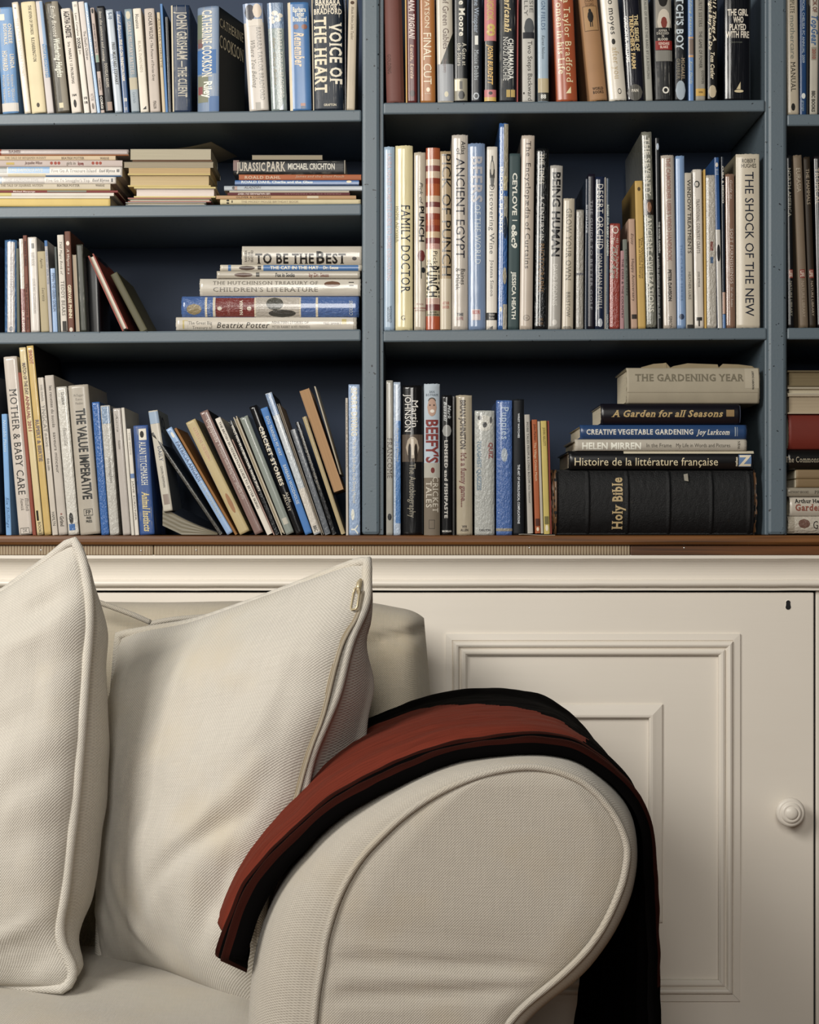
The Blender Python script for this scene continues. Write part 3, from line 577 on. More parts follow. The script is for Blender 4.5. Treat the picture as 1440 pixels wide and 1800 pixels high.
# ------------------------------------------------------------------ top shelf of the edge bay
K = 'RA'
U(K, 1385, 1405.6, -20, -3, 'aa9e88', 'beige book with grey and black title', 'g', [T('COMPLETE', -16, 24, .5, .36, '3c382e', 'r'), T('mothercare', 27, 104, .5, .4, '6c7068', 's'), T('MANUAL', 109, 162, .5, .38, '33302a', 'r'), O('1c1a16', 182, 195, .3, .65)])
U(K, 1407, 1418, -12, 0, '123a68', 'slim blue hardback with white capitals', 'g', [T('OFFICIAL CHELSEA FC ANNUAL 2009', -10, 111, .5, .4, 'a8b6c0', 's'), O('c8ccc8', 164, 174, .2, .85, 1), T('grange', 177, 196, .5, .4, '8aa0b0')])
U(K, 1418.5, 1423, 8, 0, '0b0b0d', 'thin black booklet', 'm')
U(K, 1423.6, 1438, -15, 2, 'a8a294', 'beige hardback with chunky blue logo lettering', 'm', [T('BOOK OF', -12, 22, .5, .5, '6a4438', 'b'), T('TopGear', 26, 79, .5, .75, '2c5684', 'B'), R('868070', 83, 106, .12, .75, 1), T('2010', 86, 104, .45, .4, '8a4438', 'b'), T('BBC BOOKS', 160, 197, .42, .4, '33322c', 'b')])
U(K, 1439, 1458, -5, 0, '23262a', 'dark grey book cut by picture edge', 'm')
# ------------------------------------------------------------------ third shelf above the cushions
K = 'LC'
U(K, -22, -4, 430, 0, '30343c', 'dark book beyond the picture edge', 'm')
U(K, 7.5, 29, 422, 0, '35608c', 'blue hardback with lilac grey title strip', 'f', [R('b3aca8', 426, 584, .25, .85, 1), T('NURSERY TREASURY', 452, 520, .55, .34, '8c8a90', 'r'), O('6a6a70', 574, 583, .4, .75, 2)], hard=True)
U(K, 30, 35, 437, -2, '56584a', 'thin olive grey book', 'm')
U(K, 38, 45.5, 420, -5, 'b8b0a2', 'thin shiny white and pink book', 'f', [R('8a5450', 508, 584, 0, 1, 1), T('LESLIE LEGGE', 546, 583, .5, .5, 'd8ccc0', 'b')])
U(K, 46, 53, 414, -6, '71402f', 'thin rust brown book with darker lettering', 'm', [T('PRECIOUS THINGS', 424, 468, .5, .5, '3a1f18', 'b'), T('The Larousse Book', 498, 580, .5, .5, '3a1f18')])
U(K, 54, 70, 417, -6, 'c7bfb5', 'glossy white book with faint pink title', 'k', [R('5a5650', 428, 437, .4, .7), T('BABY BOOK', 444, 468, .5, .4, '8c847c', 'r'), T('COLIN AND JACQUI HAWKINS', 490, 552, .55, .26, '8c847c', 'r')])
U(K, 72, 86.5, 442, -7, 'a89a76', 'khaki beige cloth book with tiny letters', 'm', [T('Agatha', 454, 472, .5, .26, '6a6048', 'i'), T('Lucrezia', 506, 530, .55, .34, '6a6048', 'i')])
U(K, 86.8, 92, 423, -9, 'a7a4a6', 'thin lilac grey book with blue head', 'm', [R('3c6ca4', 423, 433, 0, 1, 1), T('HEROES OF OUR TIME', 440, 500, .5, .5, '7c88a0', 's')])
U(K, 93, 101.5, 472, -5, '7b9cc6', 'short slim pale blue paperback', 'g', [T('PIPPIN THE GREEN GOBLIN', 480, 548, .55, .6, '34567e', 'b')])
U(K, 102, 106.5, 434, -7, '24302c', 'thin dark green worn book', 'w')
U(K, 107, 118.5, 413, -7, 'c9c1b5', 'white book with grey serif capitals', 'm', [T('THE Magic Book of', 424, 482, .5, .36, '6c665e', 'i'), T('TEDDY BEARS', 494, 556, .55, .5, '6c665e', 'r'), R('34302c', 565, 583, .3, .9, 1)])
U(K, 120, 130.5, 407, -7, '6a4130', 'brown paperback with white and cream lettering', 'm', [O('d8ccbc', 424, 432, .2, .8), T('A Wayne in a', 438, 482, .5, .4, 'd8ccbc', 'c'), T('GERVASE PHINN', 501, 560, .5, .52, 'dccfae', 'b'), O('c8bcac', 576, 584, .2, .8)])
U(K, 133.5, 140.5, 448, -6.5, '8c8478', 'slim drab book showing pale page edges', 'm', fore=True, pages='a89a86')
U(K, 141.5, 153, 430, -8, '33362c', 'dark olive worn cloth book', 'w')
U(K, 155, 178, 452, -5, '0a0d12', 'glossy black book set deep in shade', 'g', back=.03)
U(K, 214, 226.5, 448, -62, '8a3a2c', 'leaning thin hardback, white pages and red board', 'm', fore=True, pages='cfc8bc', hard=True, d=.19)
U(K, 246, 261, 481, -56, '57533a', 'leaning olive green cloth book', 'm', back=.03, d=.17)
# ------------------------------------------------------------------ ledge above the cushions
K = 'LD'
U(K, -26, 3, 660, -16, '2c3440', 'dark book at the picture edge', 'm')
U(K, 10.5, 20, 728, -8, '6fa0d2', 'short slim light blue booklet', 'm', [T('Notable Plants', 738, 795, .5, .5, 'c0d4e0', 'i'), T('Six Shillings', 874, 928, .5, .5, '3c6490', 'i')])
U(K, 33, 57, 627, -28, 'c3b8ac', 'tall pale book with large black serif capitals', 'k', [T('MOTHER & BABY CARE', 684, 872, .5, .52, '26221e', 'r'), T('Elizabeth', 877, 900, .8, .22, '5a5048', 'i'), T('Fenwick', 877, 898, .45, .22, '5a5048', 'i'), R('3c3630', 929, 940, .15, .8, 1), R('c8beb2', 930, 939, .18, .77, 2), H('DK', 934, 6, .5, .35, '26221e', 'r')])
U(K, 57.5, 63.5, 655, -26, '8a402c', 'thin brick red hardback', 'm', hard=True)
U(K, 65, 77, 611, -32, 'cbb886', 'tall slim cream yellow annual', 'k', [T('MATCH OF THE DAY', 638, 694, .5, .5, '5a4a3c', 'b'), T('ANNUAL 2011', 696, 760, .5, .5, '8a4a3c', 'b'), R('1d1a16', 898, 916, .2, .5), T('BOOKS', 918, 940, .5, .4, '4a4030', 's')])
U(K, 78, 90.5, 608, -32, 'c3a458', 'tallest slim golden yellow annual', 'k', [T('SHOOT', 616, 640, .5, .5, '9a4c3c', 'b'), T('RUPERT & BERTIE', 738, 812, .5, .5, '6a5c5c', 'b')], boards='16130e')
U(K, 92, 102, 664, -26, 'c0b6a8', 'slim pale paperback with thin grey writing', 'k', [T('THE INNER', 676, 706, .5, .4, '8c8880', 'r'), T('YNGCAT', 712, 760, .5, .7, '7c7870', 's'), T('EUROPE', 762, 786, .5, .4, '7c7870'), T('Robin Gibbs', 806, 828, .5, .4, '3c3834', 'i'), T('HAMLYN', 900, 925, .5, .5, '5c5850')])
U(K, 103, 119, 660, -25, 'b5aca1', 'pale taupe book with thin lower-case title', 'm', [T('les recettes du succès', 678, 752, .55, .34, '5f5850', 's'), T('saveurs minceur', 760, 832, .55, .36, '5f5850', 's'), T('Gründ', 908, 926, .5, .4, '5f5850', 'b'), R('8a5a50', 903, 906, .4, .6)])
U(K, 120, 139, 680, -22, 'c6c2b8', 'white book in crinkled shiny jacket', 'f', [T('La cuisine', 690, 712, .6, .3, '2c2a26', 'i'), T('familiale', 752, 784, .5, .3, '8c8880', 'i'), O('3c3a36', 902, 922, .2, .6, 2), R('3f6ca8', 922, 933, .15, .7, 2)])
U(K, 140.5, 176.5, 677, -22, 'a89f90', 'fattest grey beige book with black stencil capitals', 'g', [T('THE VALUE IMPERATIVE', 719, 879, .52, .44, '1e1e1c', 'b'), H('McTaggart', 695, 4, .5, .5, '8c857a', 'r'), H('Kontes', 702, 4, .5, .34, '8c857a', 'r'), H('Mankins', 709, 4, .5, .4, '8c857a', 'r'), R('1e1e1c', 896, 908, .28, .72, 1), R('a89f90', 897, 907, .3, .7, 2), H('FP', 902, 7, .5, .26, '1e1e1c', 'R'), H('FREE', 912, 4, .5, .24, '1e1e1c', 'b'), H('PRESS', 918, 4, .5, .3, '1e1e1c', 'b')], back=.002)
U(K, 178, 192, 707, -17, '2f62a6', 'bright blue book in crinkled shiny jacket', 'f')
U(K, 193, 210, 713, -17, 'b3b0a8', 'silvery white book in creased shiny jacket', 'f', [R('7c94b0', 715, 745, .1, .9, 1), T('Gormenghast', 805, 850, .6, .3, '6c6864', 'i')])
U(K, 216, 230, 718, -18, 'b0a8a0', 'taupe glossy paperback with ghosted letters', 'k', [T('Anita', 728, 760, .4, .24, '7c766e', 'i'), T('Suzanne', 774, 790, .5, .3, '5c5650', 'i')])
U(K, 231, 236.5, 717, -18, 'c6c0b4', 'thin off-white paperback', 'm')
U(K, 237.5, 244.5, 754, -15, 'cdc6ba', 'slim white book with blue chip, spaced capitals', 'm', [T('THE INSIDE', 760, 800, .5, .4, 'a8a69c'), R('5c7cac', 833, 841, 0, 1, 1), T('JANE SCRIVNER', 846, 915, .5, .42, '6c6860', 's')])
U(K, 245.5, 272, 748, -12, '2c4f8c', 'broad royal blue paperback with yellow script', 'w', [R('d6d0c0', 754, 774, .35, .85, 1), O('26241f', 758, 770, .42, .7, 2), T('ALAN TITCHMARSH', 777, 854, .55, .42, 'd8d8cc', 'r'), T('Animal Instincts', 866, 935, .55, .45, 'cfbc7c', 'B')])
U(K, 287, 304, 722, -27, 'b9b2a2', 'white paperback with blue sky at the head', 'g', [R('8aa0b8', 724, 745, 0, 1, 1), T('DAILY', 785, 812, .6, .36, '2c3c58', 'r'), T('GAVIN NEWMAN', 820, 858, .5, .24, '6c6860', 's'), R('8c7c70', 870, 888, .2, .8, 1)], ybase=900, boards='7f8a94', side=[('JO', .12, .5, .88, .12, '22304c', 'R')])
U(K, 385, 392.5, 761, -122, '3c3a34', 'steeply leaning thin black glossy paperback', 'f', d=.13, boards='0d0f14')
U(K, 398, 411.5, 753, -110, '86a6cf', 'steeply leaning pale blue paperback, navy capitals', 'g', [O('d8d4c8', 760, 770, .3, .7, 1), T('PATRICIA ANGADI', 777, 848, .55, .55, '33466c', 'r'), T('THE GOVERNESS', 850, 913, .55, .48, 'a8b0a8', 'r')])
U(K, 412.8, 418, 753, -108, '8a5a1c', 'leaning very thin orange brown booklet', 'm')
U(K, 420, 441, 740, -98, 'b39f6c', 'leaning broad golden buff paperback', 'w', [T('COASTAL CRUISING', 752, 812, .55, .3, 'cfa088', 'r'), O('9a6c44', 870, 905, .3, .7, 1)])
U(K, 447, 464, 723, -99, '80655e', 'leaning mauve brown paperback, white lettering', 'k', [T('Dogtopaedia', 738, 778, .5, .42, 'd8c8bc', 's'), T('A Complete Guide to Dog Care', 782, 846, .5, .28, 'c8b8ae', 's'), T('JAMES DE VITO', 850, 880, .5, .28, 'c8b8ae', 's')], boards='141212')
U(K, 469, 480, 735, -93, 'd2cabc', 'leaning white book with long black capitals', 'm', [T('THE BRITISH SKI FEDERATION GUIDE TO BETTER SKIING', 742, 896, .5, .4, '2c2824', 's')])
U(K, 481, 483.2, 773, -74, '9c7c70', 'leaning very thin pinkish brown booklet', 'm')
U(K, 484, 492, 740, -84, '14161a', 'leaning slim black book with white capitals', 'f', [T("WHO'S WHO IN INTERNATIONAL WINTER SPORTS", 748, 864, .5, .5, 'd0c8b8', 'b')])
U(K, 494, 501.2, 733, -85, 'b5ab97', 'leaning slim cream page edged book', 'm', fore=True, pages='c3b8a2', hard=True)
U(K, 502.2, 518, 733, -83, '848c84', 'leaning grey green marbled hardback', 'k', [T('THE CRICKETERS', 755, 800, .5, .3, 'a8aca4', 'i'), R('b8b4a4', 913, 924, .2, .8, 1)], hard=True)
U(K, 520, 535, 714, -84, '0d0d10', 'leaning black torn jacketed book, cream capitals', 'k', [T('CRICKET STORIES', 750, 856, .5, .5, 'd4cab4', 'R'), T('ALAN', 868, 886, .72, .28, 'd4cab4', 'r'), T('ARLOTT', 870, 900, .3, .28, 'd4cab4', 'r')], hard=True)
U(K, 536, 550, 717, -80, '3b74b6', 'leaning bright blue hardback, pale capitals', 'm', [T('DOG TRAINING MY WAY', 732, 802, .5, .4, 'c8d4d8', 's'), T('BARBARA WOODHOUSE', 818, 888, .5, .4, 'c8d4d8', 's')])
U(K, 551.5, 564.5, 691, -87, 'b3bac0', 'leaning silvery white paperback, tallest of its lean', 'f', [R('7c94b4', 692, 730, .0, 1, 1), R('c8c0b4', 860, 938, 0, 1, 1), T('BBC', 926, 936, .5, .45, '33322c', 'b')], boards='1a2430')
U(K, 565.2, 569.8, 710, -79, '8c8478', 'leaning thin beige hardback', 'm', fore=True, pages='9c9080', hard=True)
U(K, 571, 582, 755, -62, '5c6168', 'leaning dark silver foil paperback', 'f')
U(K, 584, 592, 742, -66, '111216', 'leaning slim black glossy paperback', 'f', [T('THE TELEGRAPH CRICKET YEAR BOOK', 760, 862, .5, .4, '8c8470', 's')])
U(K, 599.5, 607.5, 733, -69, 'a8966c', 'leaning thin straw coloured hardback', 'k', hard=True, ybase=940)
# tan block of pages and a thin board resting on the leaning row
U(K, 586, 605, 685, -62, 'a07c58', 'leaning tan book with untrimmed page edges', 'm', fore=True, pages='a98662', ybase=866, d=.15, back=.012)
U(K, 612, 614.5, 700, -3, '6c6456', 'thin grey brown booklet', 'm', back=.03)
U(K, 608.4, 612.6, 700, -1, 'b7aea2', 'slim pale booklet with grey capitals', 'm', [T('HOW TO BE A CARIOCA', 708, 822, .5, .5, '7c7468', 's')])
U(K, 613.4, 633.5, 676, -1, '8ea6c8', 'pale blue shiny paperback beside the post', 'f', [T('SPORT DIVING', 682, 768, .5, .5, 'd2cdb8', 'R'), T('The British Sub-Aqua Club Diving Manual', 772, 885, .5, .28, 'd8d4c4', 's'), O('d8d8cc', 895, 915, .2, .5, 1), T('Y', 922, 940, .5, .6, 'd8d8cc', 's')])
# ------------------------------------------------------------------ middle shelf between the posts
K = 'CB'
U(K, 675, 694, 258, 0, '94acc2', 'pale blue hardback with pink lettering', 'g', [T('LAURA ASHLEY COMPLETE GUIDE TO HOME DECORATING', 270, 494, .5, .4, 'b9aab4', 'b'), T('WEIDENFELD', 538, 568, .6, .22, '3c4c5c', 'r'), T('NICOLSON', 540, 566, .38, .2, '3c4c5c', 'r')], hard=True)
U(K, 695, 726, 256, 0, 'd8cb98', 'broad cream yellow hardback, dark serif capitals', 'k', [T('FAMILY DOCTOR', 360, 515, .58, .5, '1f2a3c', 'r'), T('HOME ADVISER', 362, 426, .12, .18, '6c6648', 'r'), H('G', 559, 8, .45, .3, '3c3828', 'r')], hard=True)
U(K, 728, 748.5, 268, 0, 'b9ad98', 'fawn hardback with a red rose', 'k', [T('Pick of', 320, 356, .6, .3, '2c2824', 'c'), T('PUNCH', 362, 426, .64, .42, '17130f', 'b'), O('6c2c28', 440, 460, .3, .95, 1), R('3c4238', 458, 490, .58, .66, 2), O('24282c', 470, 480, .6, .98, 1), R('8c4a40', 541, 542.5, .0, 1, 1), H('PUNCH', 535, 3, .5, .6, '8c4a40'), H('HUTCHINSON', 546, 3, .5, .9, '8c4a40')], hard=True)
cols = ['a34c20', 'c3a98c', '7c3c34', 'c3a98c', '8a3418', 'a8501c', 'c3a888', '70342f', 'c8a890', '8a3418', 'a04a1c', '8a3418', 'c3a47c', '743430', 'b9897c', 'd4c6a4', 'b99484', '6c302c', '8a7f60', 'a8481c']
edges = [260, 280, 291, 301, 313, 323, 344, 355, 364, 375, 386, 396, 407, 418, 428, 438, 524, 535, 546, 556, 579]
U(K, 749, 773.5, 260, 0, 'a34c20', 'hardback banded in orange, maroon and cream', 'k', [R(c, a, b, 0, 1, 1) for c, a, b in zip(cols, edges, edges[1:])]+[T('Pick', 441, 466, .66, .3, '1c1814', 'r'), T('of', 456, 466, .25, .3, '1c1814', 'r'), T('PUNCH', 467, 524, .5, .85, '17130f', 'R'), H('PUNCH', 549, 2.5, .5, .5, '1c1814', 'b'), H('HUTCHINSON', 553.5, 2.5, .5, .85, '1c1814', 'b')], hard=True)
U(K, 774, 793.6, 266, 0, 'a08a66', 'mottled tan hardback, big black capitals', 'g', [T('PICK OF PUNCH', 269, 487, .55, .8, '161310', 's'), R('bdb096', 490, 579, 0, 1, 1), H('ARTHUR', 533, 5, .5, .6, 'a8604c', 'b'), H('BARKER', 540, 5, .5, .6, 'a8604c', 'b')], hard=True)
U(K, 794.5, 823, 237, 0, 'b9b0a4', 'tallest grey cream hardback, long thin capitals', 'k', [T('Atlas', 248, 272, .7, .26, '26262a', 's'), T('of', 260, 272, .4, .26, '26262a', 's'), T('ANCIENT EGYPT', 278, 454, .52, .52, '1f2230', 's'), T('Baines', 472, 501, .68, .26, '2c2c30', 's'), T('& Málek', 471, 510, .36, .26, '2c2c30', 's'), H('TIME', 553, 5, .5, .42, '5c5c60', 'b'), H('LIFE', 560, 5, .5, .42, '9c6c6c', 'b')], hard=True)
U(K, 823.8, 854, 252, -1, '7289ac', 'broad steel blue hardback, outlined pale letters', 'k', [T('BEERS', 274, 358, .5, .62, 'a9a8ae', 'R'), T('OF THE WORLD', 360, 466, .55, .34, 'c3cdd4', 'r'), R('b8a8a8', 544, 563, .18, .7, 1), H('BEER', 549, 6, .44, .44, 'a84c48', 'b')], hard=True)
U(K, 855, 874, 258, 1, 'cdc5b8', 'white book with drawing of a bottle', 'g', [R('26241f', 274, 281, .44, .58, 1), O('3c3a34', 280, 330, .27, .73, 1), R('3c3a34', 298, 313, .27, .73, 1), O('a8a090', 284, 308, .36, .64, 2), T('Discovering Wine', 324, 448, .48, .42, '24201c', 'r'), T('Joanna Simon', 458, 522, .5, .3, '33302c', 'r'), R('131313', 550, 563, 0, 1, 1), H('Mitchell', 553.5, 3, .5, .5, 'c8c0b4'), H('Beazley', 559, 3, .5, .5, 'c8c0b4'), W('1c1a18', 573, 579, .1, .6, 1)])
U(K, 875, 891, 217, 3, '2f60a0', 'tallest blue and stone patterned glossy hardback', 'f', [R('a09880', 218, 320, .52, 1, 1), R('b8ac84', 310, 335, .5, .95, 2), R('9a9684', 345, 400, .55, 1, 1), O('28384c', 380, 420, .5, 1, 2), O('a09880', 470, 500, .5, .95, 2), R('aaa494', 535, 579, .55, 1, 1), T('INDOOR PLANTS', 293, 410, .28, .32, 'd0d4d0', 'b'), O('c8b890', 540, 548, .15, .45, 2)], hard=True)
U(K, 893, 912.5, 270, 3, '34484a', 'dark grey green book, white capitals, curled script', 'm', [T('CEYLOVE', 304, 379, .5, .4, 'd8d8cc', 'b'), R('d8d8cc', 387, 388.5, .3, .75), T('e&c9', 395, 437, .5, .48, 'd8d8cc', 'b'), T('JESSICA HEATH', 479, 562, .5, .34, 'd8d8cc', 'b')])
U(K, 913.5, 936.5, 238, 4, 'b7a999', 'tall pinkish beige hardback with long serif title', 'g', [T('The  Encyclopædia of Curtains', 248, 474, .52, .36, '3c342e', 'r'), O('5c5248', 554, 564, .25, .78, 1), O('b7a999', 555, 563, .28, .75, 2), H('D&C', 559, 4, .5, .35, '5c5248')], hard=True)
U(K, 939.5, 961.5, 261, 4, '0c0f12', 'black hardback in crinkled clear jacket', 'f', [T('THE TIMES', 270, 325, .45, .34, 'cfc8b8', 'r'), T('A CENTURY IN', 345, 424, .5, .3, 'c8c4bc', 'r'), T('PHOTOGRAPHS', 428, 515, .5, .4, '8c6a44', 'r'), H('TIMES', 562, 4, .5, .4, '8c6a44', 'r'), H('BOOKS', 569, 4, .5, .4, '8c6a44', 'r')], hard=True)
U(K, 963.8, 986, 291, 4, 'a29e96', 'silver grey hardback, heavy black capitals', 'g', [T('BEING HUMAN', 302, 452, .5, .6, '17171a', 'b'), T('DAVID BODANIS', 464, 538, .5, .36, 'd8d4cc', 's'), O('c8c4bc', 562, 572, .3, .7, 1)], hard=True)
U(K, 988, 1008, 349, 3, 'b6ab96', 'shorter fawn hardback, thin grey capitals', 'g', [T('GROW YOUR OWN', 366, 494, .48, .46, '6c6658', 'r'), T('BRISTOW', 513, 558, .5, .34, '6c6658', 'r'), H('MITCHELL', 575, 2.5, .5, .7, '26221e'), H('BEAZLEY', 578, 2.5, .5, .7, '26221e')], hard=True)
U(K, 1012.5, 1026, 369, 1, '8c877c', 'grey stone patterned book', 'f', [R('5c5c60', 480, 484, 0, 1, 1)])
U(K, 1028, 1032.8, 315, 2, '1c2a3c', 'thin dark navy book, pale tiny letters', 'g', [T('SHIPSHAPE', 360, 410, .5, .6, 'aab0b8', 'b')])
U(K, 1033.3, 1045.3, 306, 1, '14101f', 'slim blackish purple book', 'g', [T('THE GUIDE TO BETTER GOLF', 352, 546, .5, .34, '8c8c94', 'r')])
U(K, 1046, 1063, 311, 1, '16223c', 'navy book with tall white serif capitals', 'k', [T('DESERT ORCHID', 323, 440, .5, .62, 'ccc8c0', 'r'), T('JONATHAN POWELL', 446, 545, .5, .44, 'bcb8b0', 'r'), O('aab0b8', 560, 575, .3, .8, 1)], hard=True)
U(K, 1063.4, 1065, 312, 0, 'c0b8a8', 'very thin cream booklet', 'm')
U(K, 1065.5, 1070.6, 314, 1, '26384c', 'thin slate blue book, pale capitals', 'g', [T('ROSES FOR EVERY GARDEN', 360, 450, .5, .6, 'b0b8b0', 'b'), T('HAMLYN', 553, 579, .5, .6, 'b0b8b0')])
U(K, 1071.5, 1089.8, 393, 1, '8f3326', 'red shiny paperback with round sign', 'f', [O('c8beb0', 398, 411, .2, .85, 2), O('8f3326', 400, 409, .3, .75, 3), T('101 Things To Do Before', 418, 490, .72, .2, 'c8beb0'), T('You', 418, 430, .3, .3, 'c8beb0', 'b'), T('Old Age', 432, 490, .36, .45, '8c8478', 'B')])
U(K, 1090.3, 1097.4, 441, 1, 'a4797c', 'shortest slim dusty pink paperback', 'm', [T('THE DEER & THE COUNTRY', 455, 560, .5, .5, '3c2428', 's')])
U(K, 1098, 1105.7, 421, -3, '6a6f66', 'slim grey green paperback', 'm', [T('EDIBLE GARDEN', 438, 520, .7, .3, '33362f', 's')])
U(K, 1110, 1121.3, 385, -5, 'b08f78', 'slim pinkish tan book, handwritten title', 'm', [T('Enjoy', 410, 430, .5, .36, '5c4438', 'c'), T('Happy Anniversary', 455, 530, .5, .42, '4c3a30', 'l'), R('2c241e', 553, 561, .1, .9, 1)])
U(K, 1122, 1136, 318, -6, 'bb9844', 'mustard yellow book', 'm', [O('4c3a14', 329, 336, .3, .7, 1), T('The Whole House', 417, 490, .7, .24, '6c5420', 's'), T('Book of Home Energy', 420, 490, .42, .24, '6c5420', 's')], boards='7c6224')
U(K, 1137, 1155, 232, -9, '747468', 'tall olive grey shiny hardback, white capitals', 'f', [T('THE SEVENTY', 243, 345, .5, .5, 'c8c4b4', 'R'), R('2a1c12', 351, 378, .02, .98, 2), O('8a5c3c', 355, 374, .3, .8, 3), T('ANCIENT CIVILIZATIONS', 382, 550, .5, .5, 'c8c4b4', 'R')], hard=True, ybase=576)
U(K, 1156, 1163.5, 243, -4, '101418', 'tall slim black book with tiny white lettering', 'g', [O('a8b4c4', 252, 264, .2, .85, 1), T('THE WATER GARDEN', 390, 445, .7, .4, 'b0b0ac', 'b'), T('a guide to planting and design for all', 450, 560, .5, .45, 'a0a09c', 's')])
U(K, 1167, 1190.3, 273, -5, 'b1a597', 'pinkish beige hardback with faded red capitals', 'k', [T("THE CAMCORDER USER'S VIDEO HANDBOOK", 278, 459, .52, .32, '9c7468', 'b'), T('PETER DAVISON', 474, 530, .5, .26, '26221f', 'b'), T('SIMON', 556, 579, .5, .28, '5c544c')], hard=True)
U(K, 1191, 1206.5, 274, -3, '7595bf', 'plain mid blue hardback', 'g', [T('THE CLARKE SERIES', 430, 530, .5, .26, '5c7ca8', 'r'), O('2c3c58', 552, 562, .2, .8, 1)], hard=True)
U(K, 1207, 1219.5, 304, -3, 'b1a999', 'cream grey book with plain dark capitals', 'm', [T('WINDOW TREATMENTS', 316, 446, .55, .5, '26221f', 's'), T('HEATHER LUKE', 478, 527, .5, .36, '6c665c', 's'), R('2c2824', 571, 579, .1, .95, 1)])
U(K, 1221.8, 1238, 298, -4, 'cac2b6', 'white glossy book with dark curl emblem', 'k', [O('3c403c', 318, 330, .1, .75, 1), O('cac2b6', 320, 328, .25, .6, 2), T('TRADITIONAL COUNTRY CRAFTS', 350, 446, .5, .34, '6c665e', 'r'), T('JOHN SEYMOUR', 478, 505, .5, .24, '6c665e', 's'), R('33302c', 558, 564, .15, .8, 1), R('33302c', 560, 574, .4, .55, 1)])
U(K, 1239, 1242.4, 298, -2, 'c39c3c', 'very thin golden yellow booklet', 'm')
U(K, 1243, 1261, 308, -2, 'a8a296', 'stone coloured shiny creased book', 'f', [R('7c4438', 425, 441, .38, .66, 1), R('34567c', 452, 463, .38, .66, 1)])
U(K, 1262, 1270, 277, -6, '1e4c84', 'tall slim blue book, white foot', 'g', [R('b8b4ac', 404, 579, 0, 1, 1), O('15161a', 430, 460, .1, .9, 2), O('c8beb0', 286, 294, .2, .8, 2), T('ELLE', 297, 308, .5, .5, 'b8c4cc')])
U(K, 1270.8, 1276, 276, -3, '0f1c2c', 'tall very slim dark navy book', 'g', [T('CUBA & MEXICO', 292, 358, .5, .55, 'c8c4b8', 'b'), R('b08c78', 514, 552, 0, 1, 1), R('4c74a8', 553, 579, 0, 1, 1)])
U(K, 1277.5, 1293.5, 306, -2, '83634f', 'brown hardback with slender white title', 'k', [T('Guide to', 316, 350, .62, .26, 'd0c4b8', 'i'), T('SOFT FURNISHINGS', 402, 500, .62, .32, 'd0c4b8', 'r'), T('for the home', 505, 540, .62, .24, 'd0c4b8', 'i')], hard=True)
U(K, 1295, 1337, 271, -1, 'c3b8a2', 'widest cream hardback, tall thin navy capitals', 'g', [H('ROBERT', 283, 7, .53, .58, '2c2c2a', 's'), H('HUGHES', 291.5, 7, .53, .64, '2c2c2a', 's'), T('THE SHOCK OF THE NEW', 302, 556, .55, .36, '121c2e', 's')], hard=True, bulge=.003, boards='6c644e')
# ------------------------------------------------------------------ middle shelf of the edge bay
K = 'RB'
U(K, 1386, 1396.5, 273, -4, '0b0e12', 'slim black book with grey capitals', 'g', [T('NORTH AMERICA', 295, 381, .5, .5, '8c8878', 's'), R('7c3024', 474, 489, .2, .9, 1), T('LIFE', 476, 487, .55, .5, 'b8a898', 'b'), T('NATURE LIBRARY', 494, 556, .55, .34, '8c8878', 's')], hard=True)
U(K, 1407, 1422, 273, -12, '6f5f4c', 'brown cloth book with pale capitals', 'm', [T('EURASIA', 295, 338, .5, .5, 'a89c88', 's'), R('7c3024', 474, 489, .2, .8, 1), T('LIFE', 476, 487, .5, .44, 'b8a898', 'b'), T('NATURE LIBRARY', 494, 558, .5, .34, '9c8c78', 's')], hard=True)
U(K, 1424, 1435.5, 276, -11, '2a2014', 'very dark brown cloth book', 'm', [T('THE MAMMALS', 297, 360, .5, .5, '9c8c74', 's'), R('7c3024', 474, 489, .2, .9, 1), T('LIFE', 476, 487, .5, .5, 'b8a898', 'b'), T('NATURE LIBRARY', 494, 556, .55, .34, '9c8c78', 's')], hard=True)
U(K, 1438, 1454, 274, -7, '120e14', 'blackish book at picture edge', 'g', [T('TROPICAL', 295, 360, .3, .45, '9c8c74', 's')], hard=True)
# ------------------------------------------------------------------ ledge between the posts
K = 'CD'
U(K, 679, 691, 669, 0, '97948a', 'slim silver grey book, dark lettering', 'k', [T('FRANCOME', 770, 842, .5, .7, '4c4038', 'r'), O('16181c', 903, 915, .2, .8, 1)])
U(K, 691.8, 704.5, 672, 0, 'a4b4c8', 'slim white and blue shiny book', 'f', [R('4478b4', 740, 920, .3, 1, 1), T('Fairway to Heaven', 752, 812, .6, .36, 'a8a898', 'i')])
U(K, 707, 743.5, 678, 0, '0d0d0f', 'broad glossy black hardback, figure photograph', 'k', [T('Martin', 703, 752, .62, .3, 'd8d4cc', 's'), T('JOHNSON', 694, 760, .28, .3, 'd8d4cc', 's'), R('54483c', 764, 812, .0, 1, 1), O('aa9c88', 768, 806, .18, .82, 2), O('2c241c', 780, 812, .28, .45, 3), O('2c241c', 780, 812, .58, .75, 3), R('c8bca8', 772, 800, .44, .56, 3), T('The Autobiography', 815, 910, .5, .3, '8c8470', 's')], hard=True)
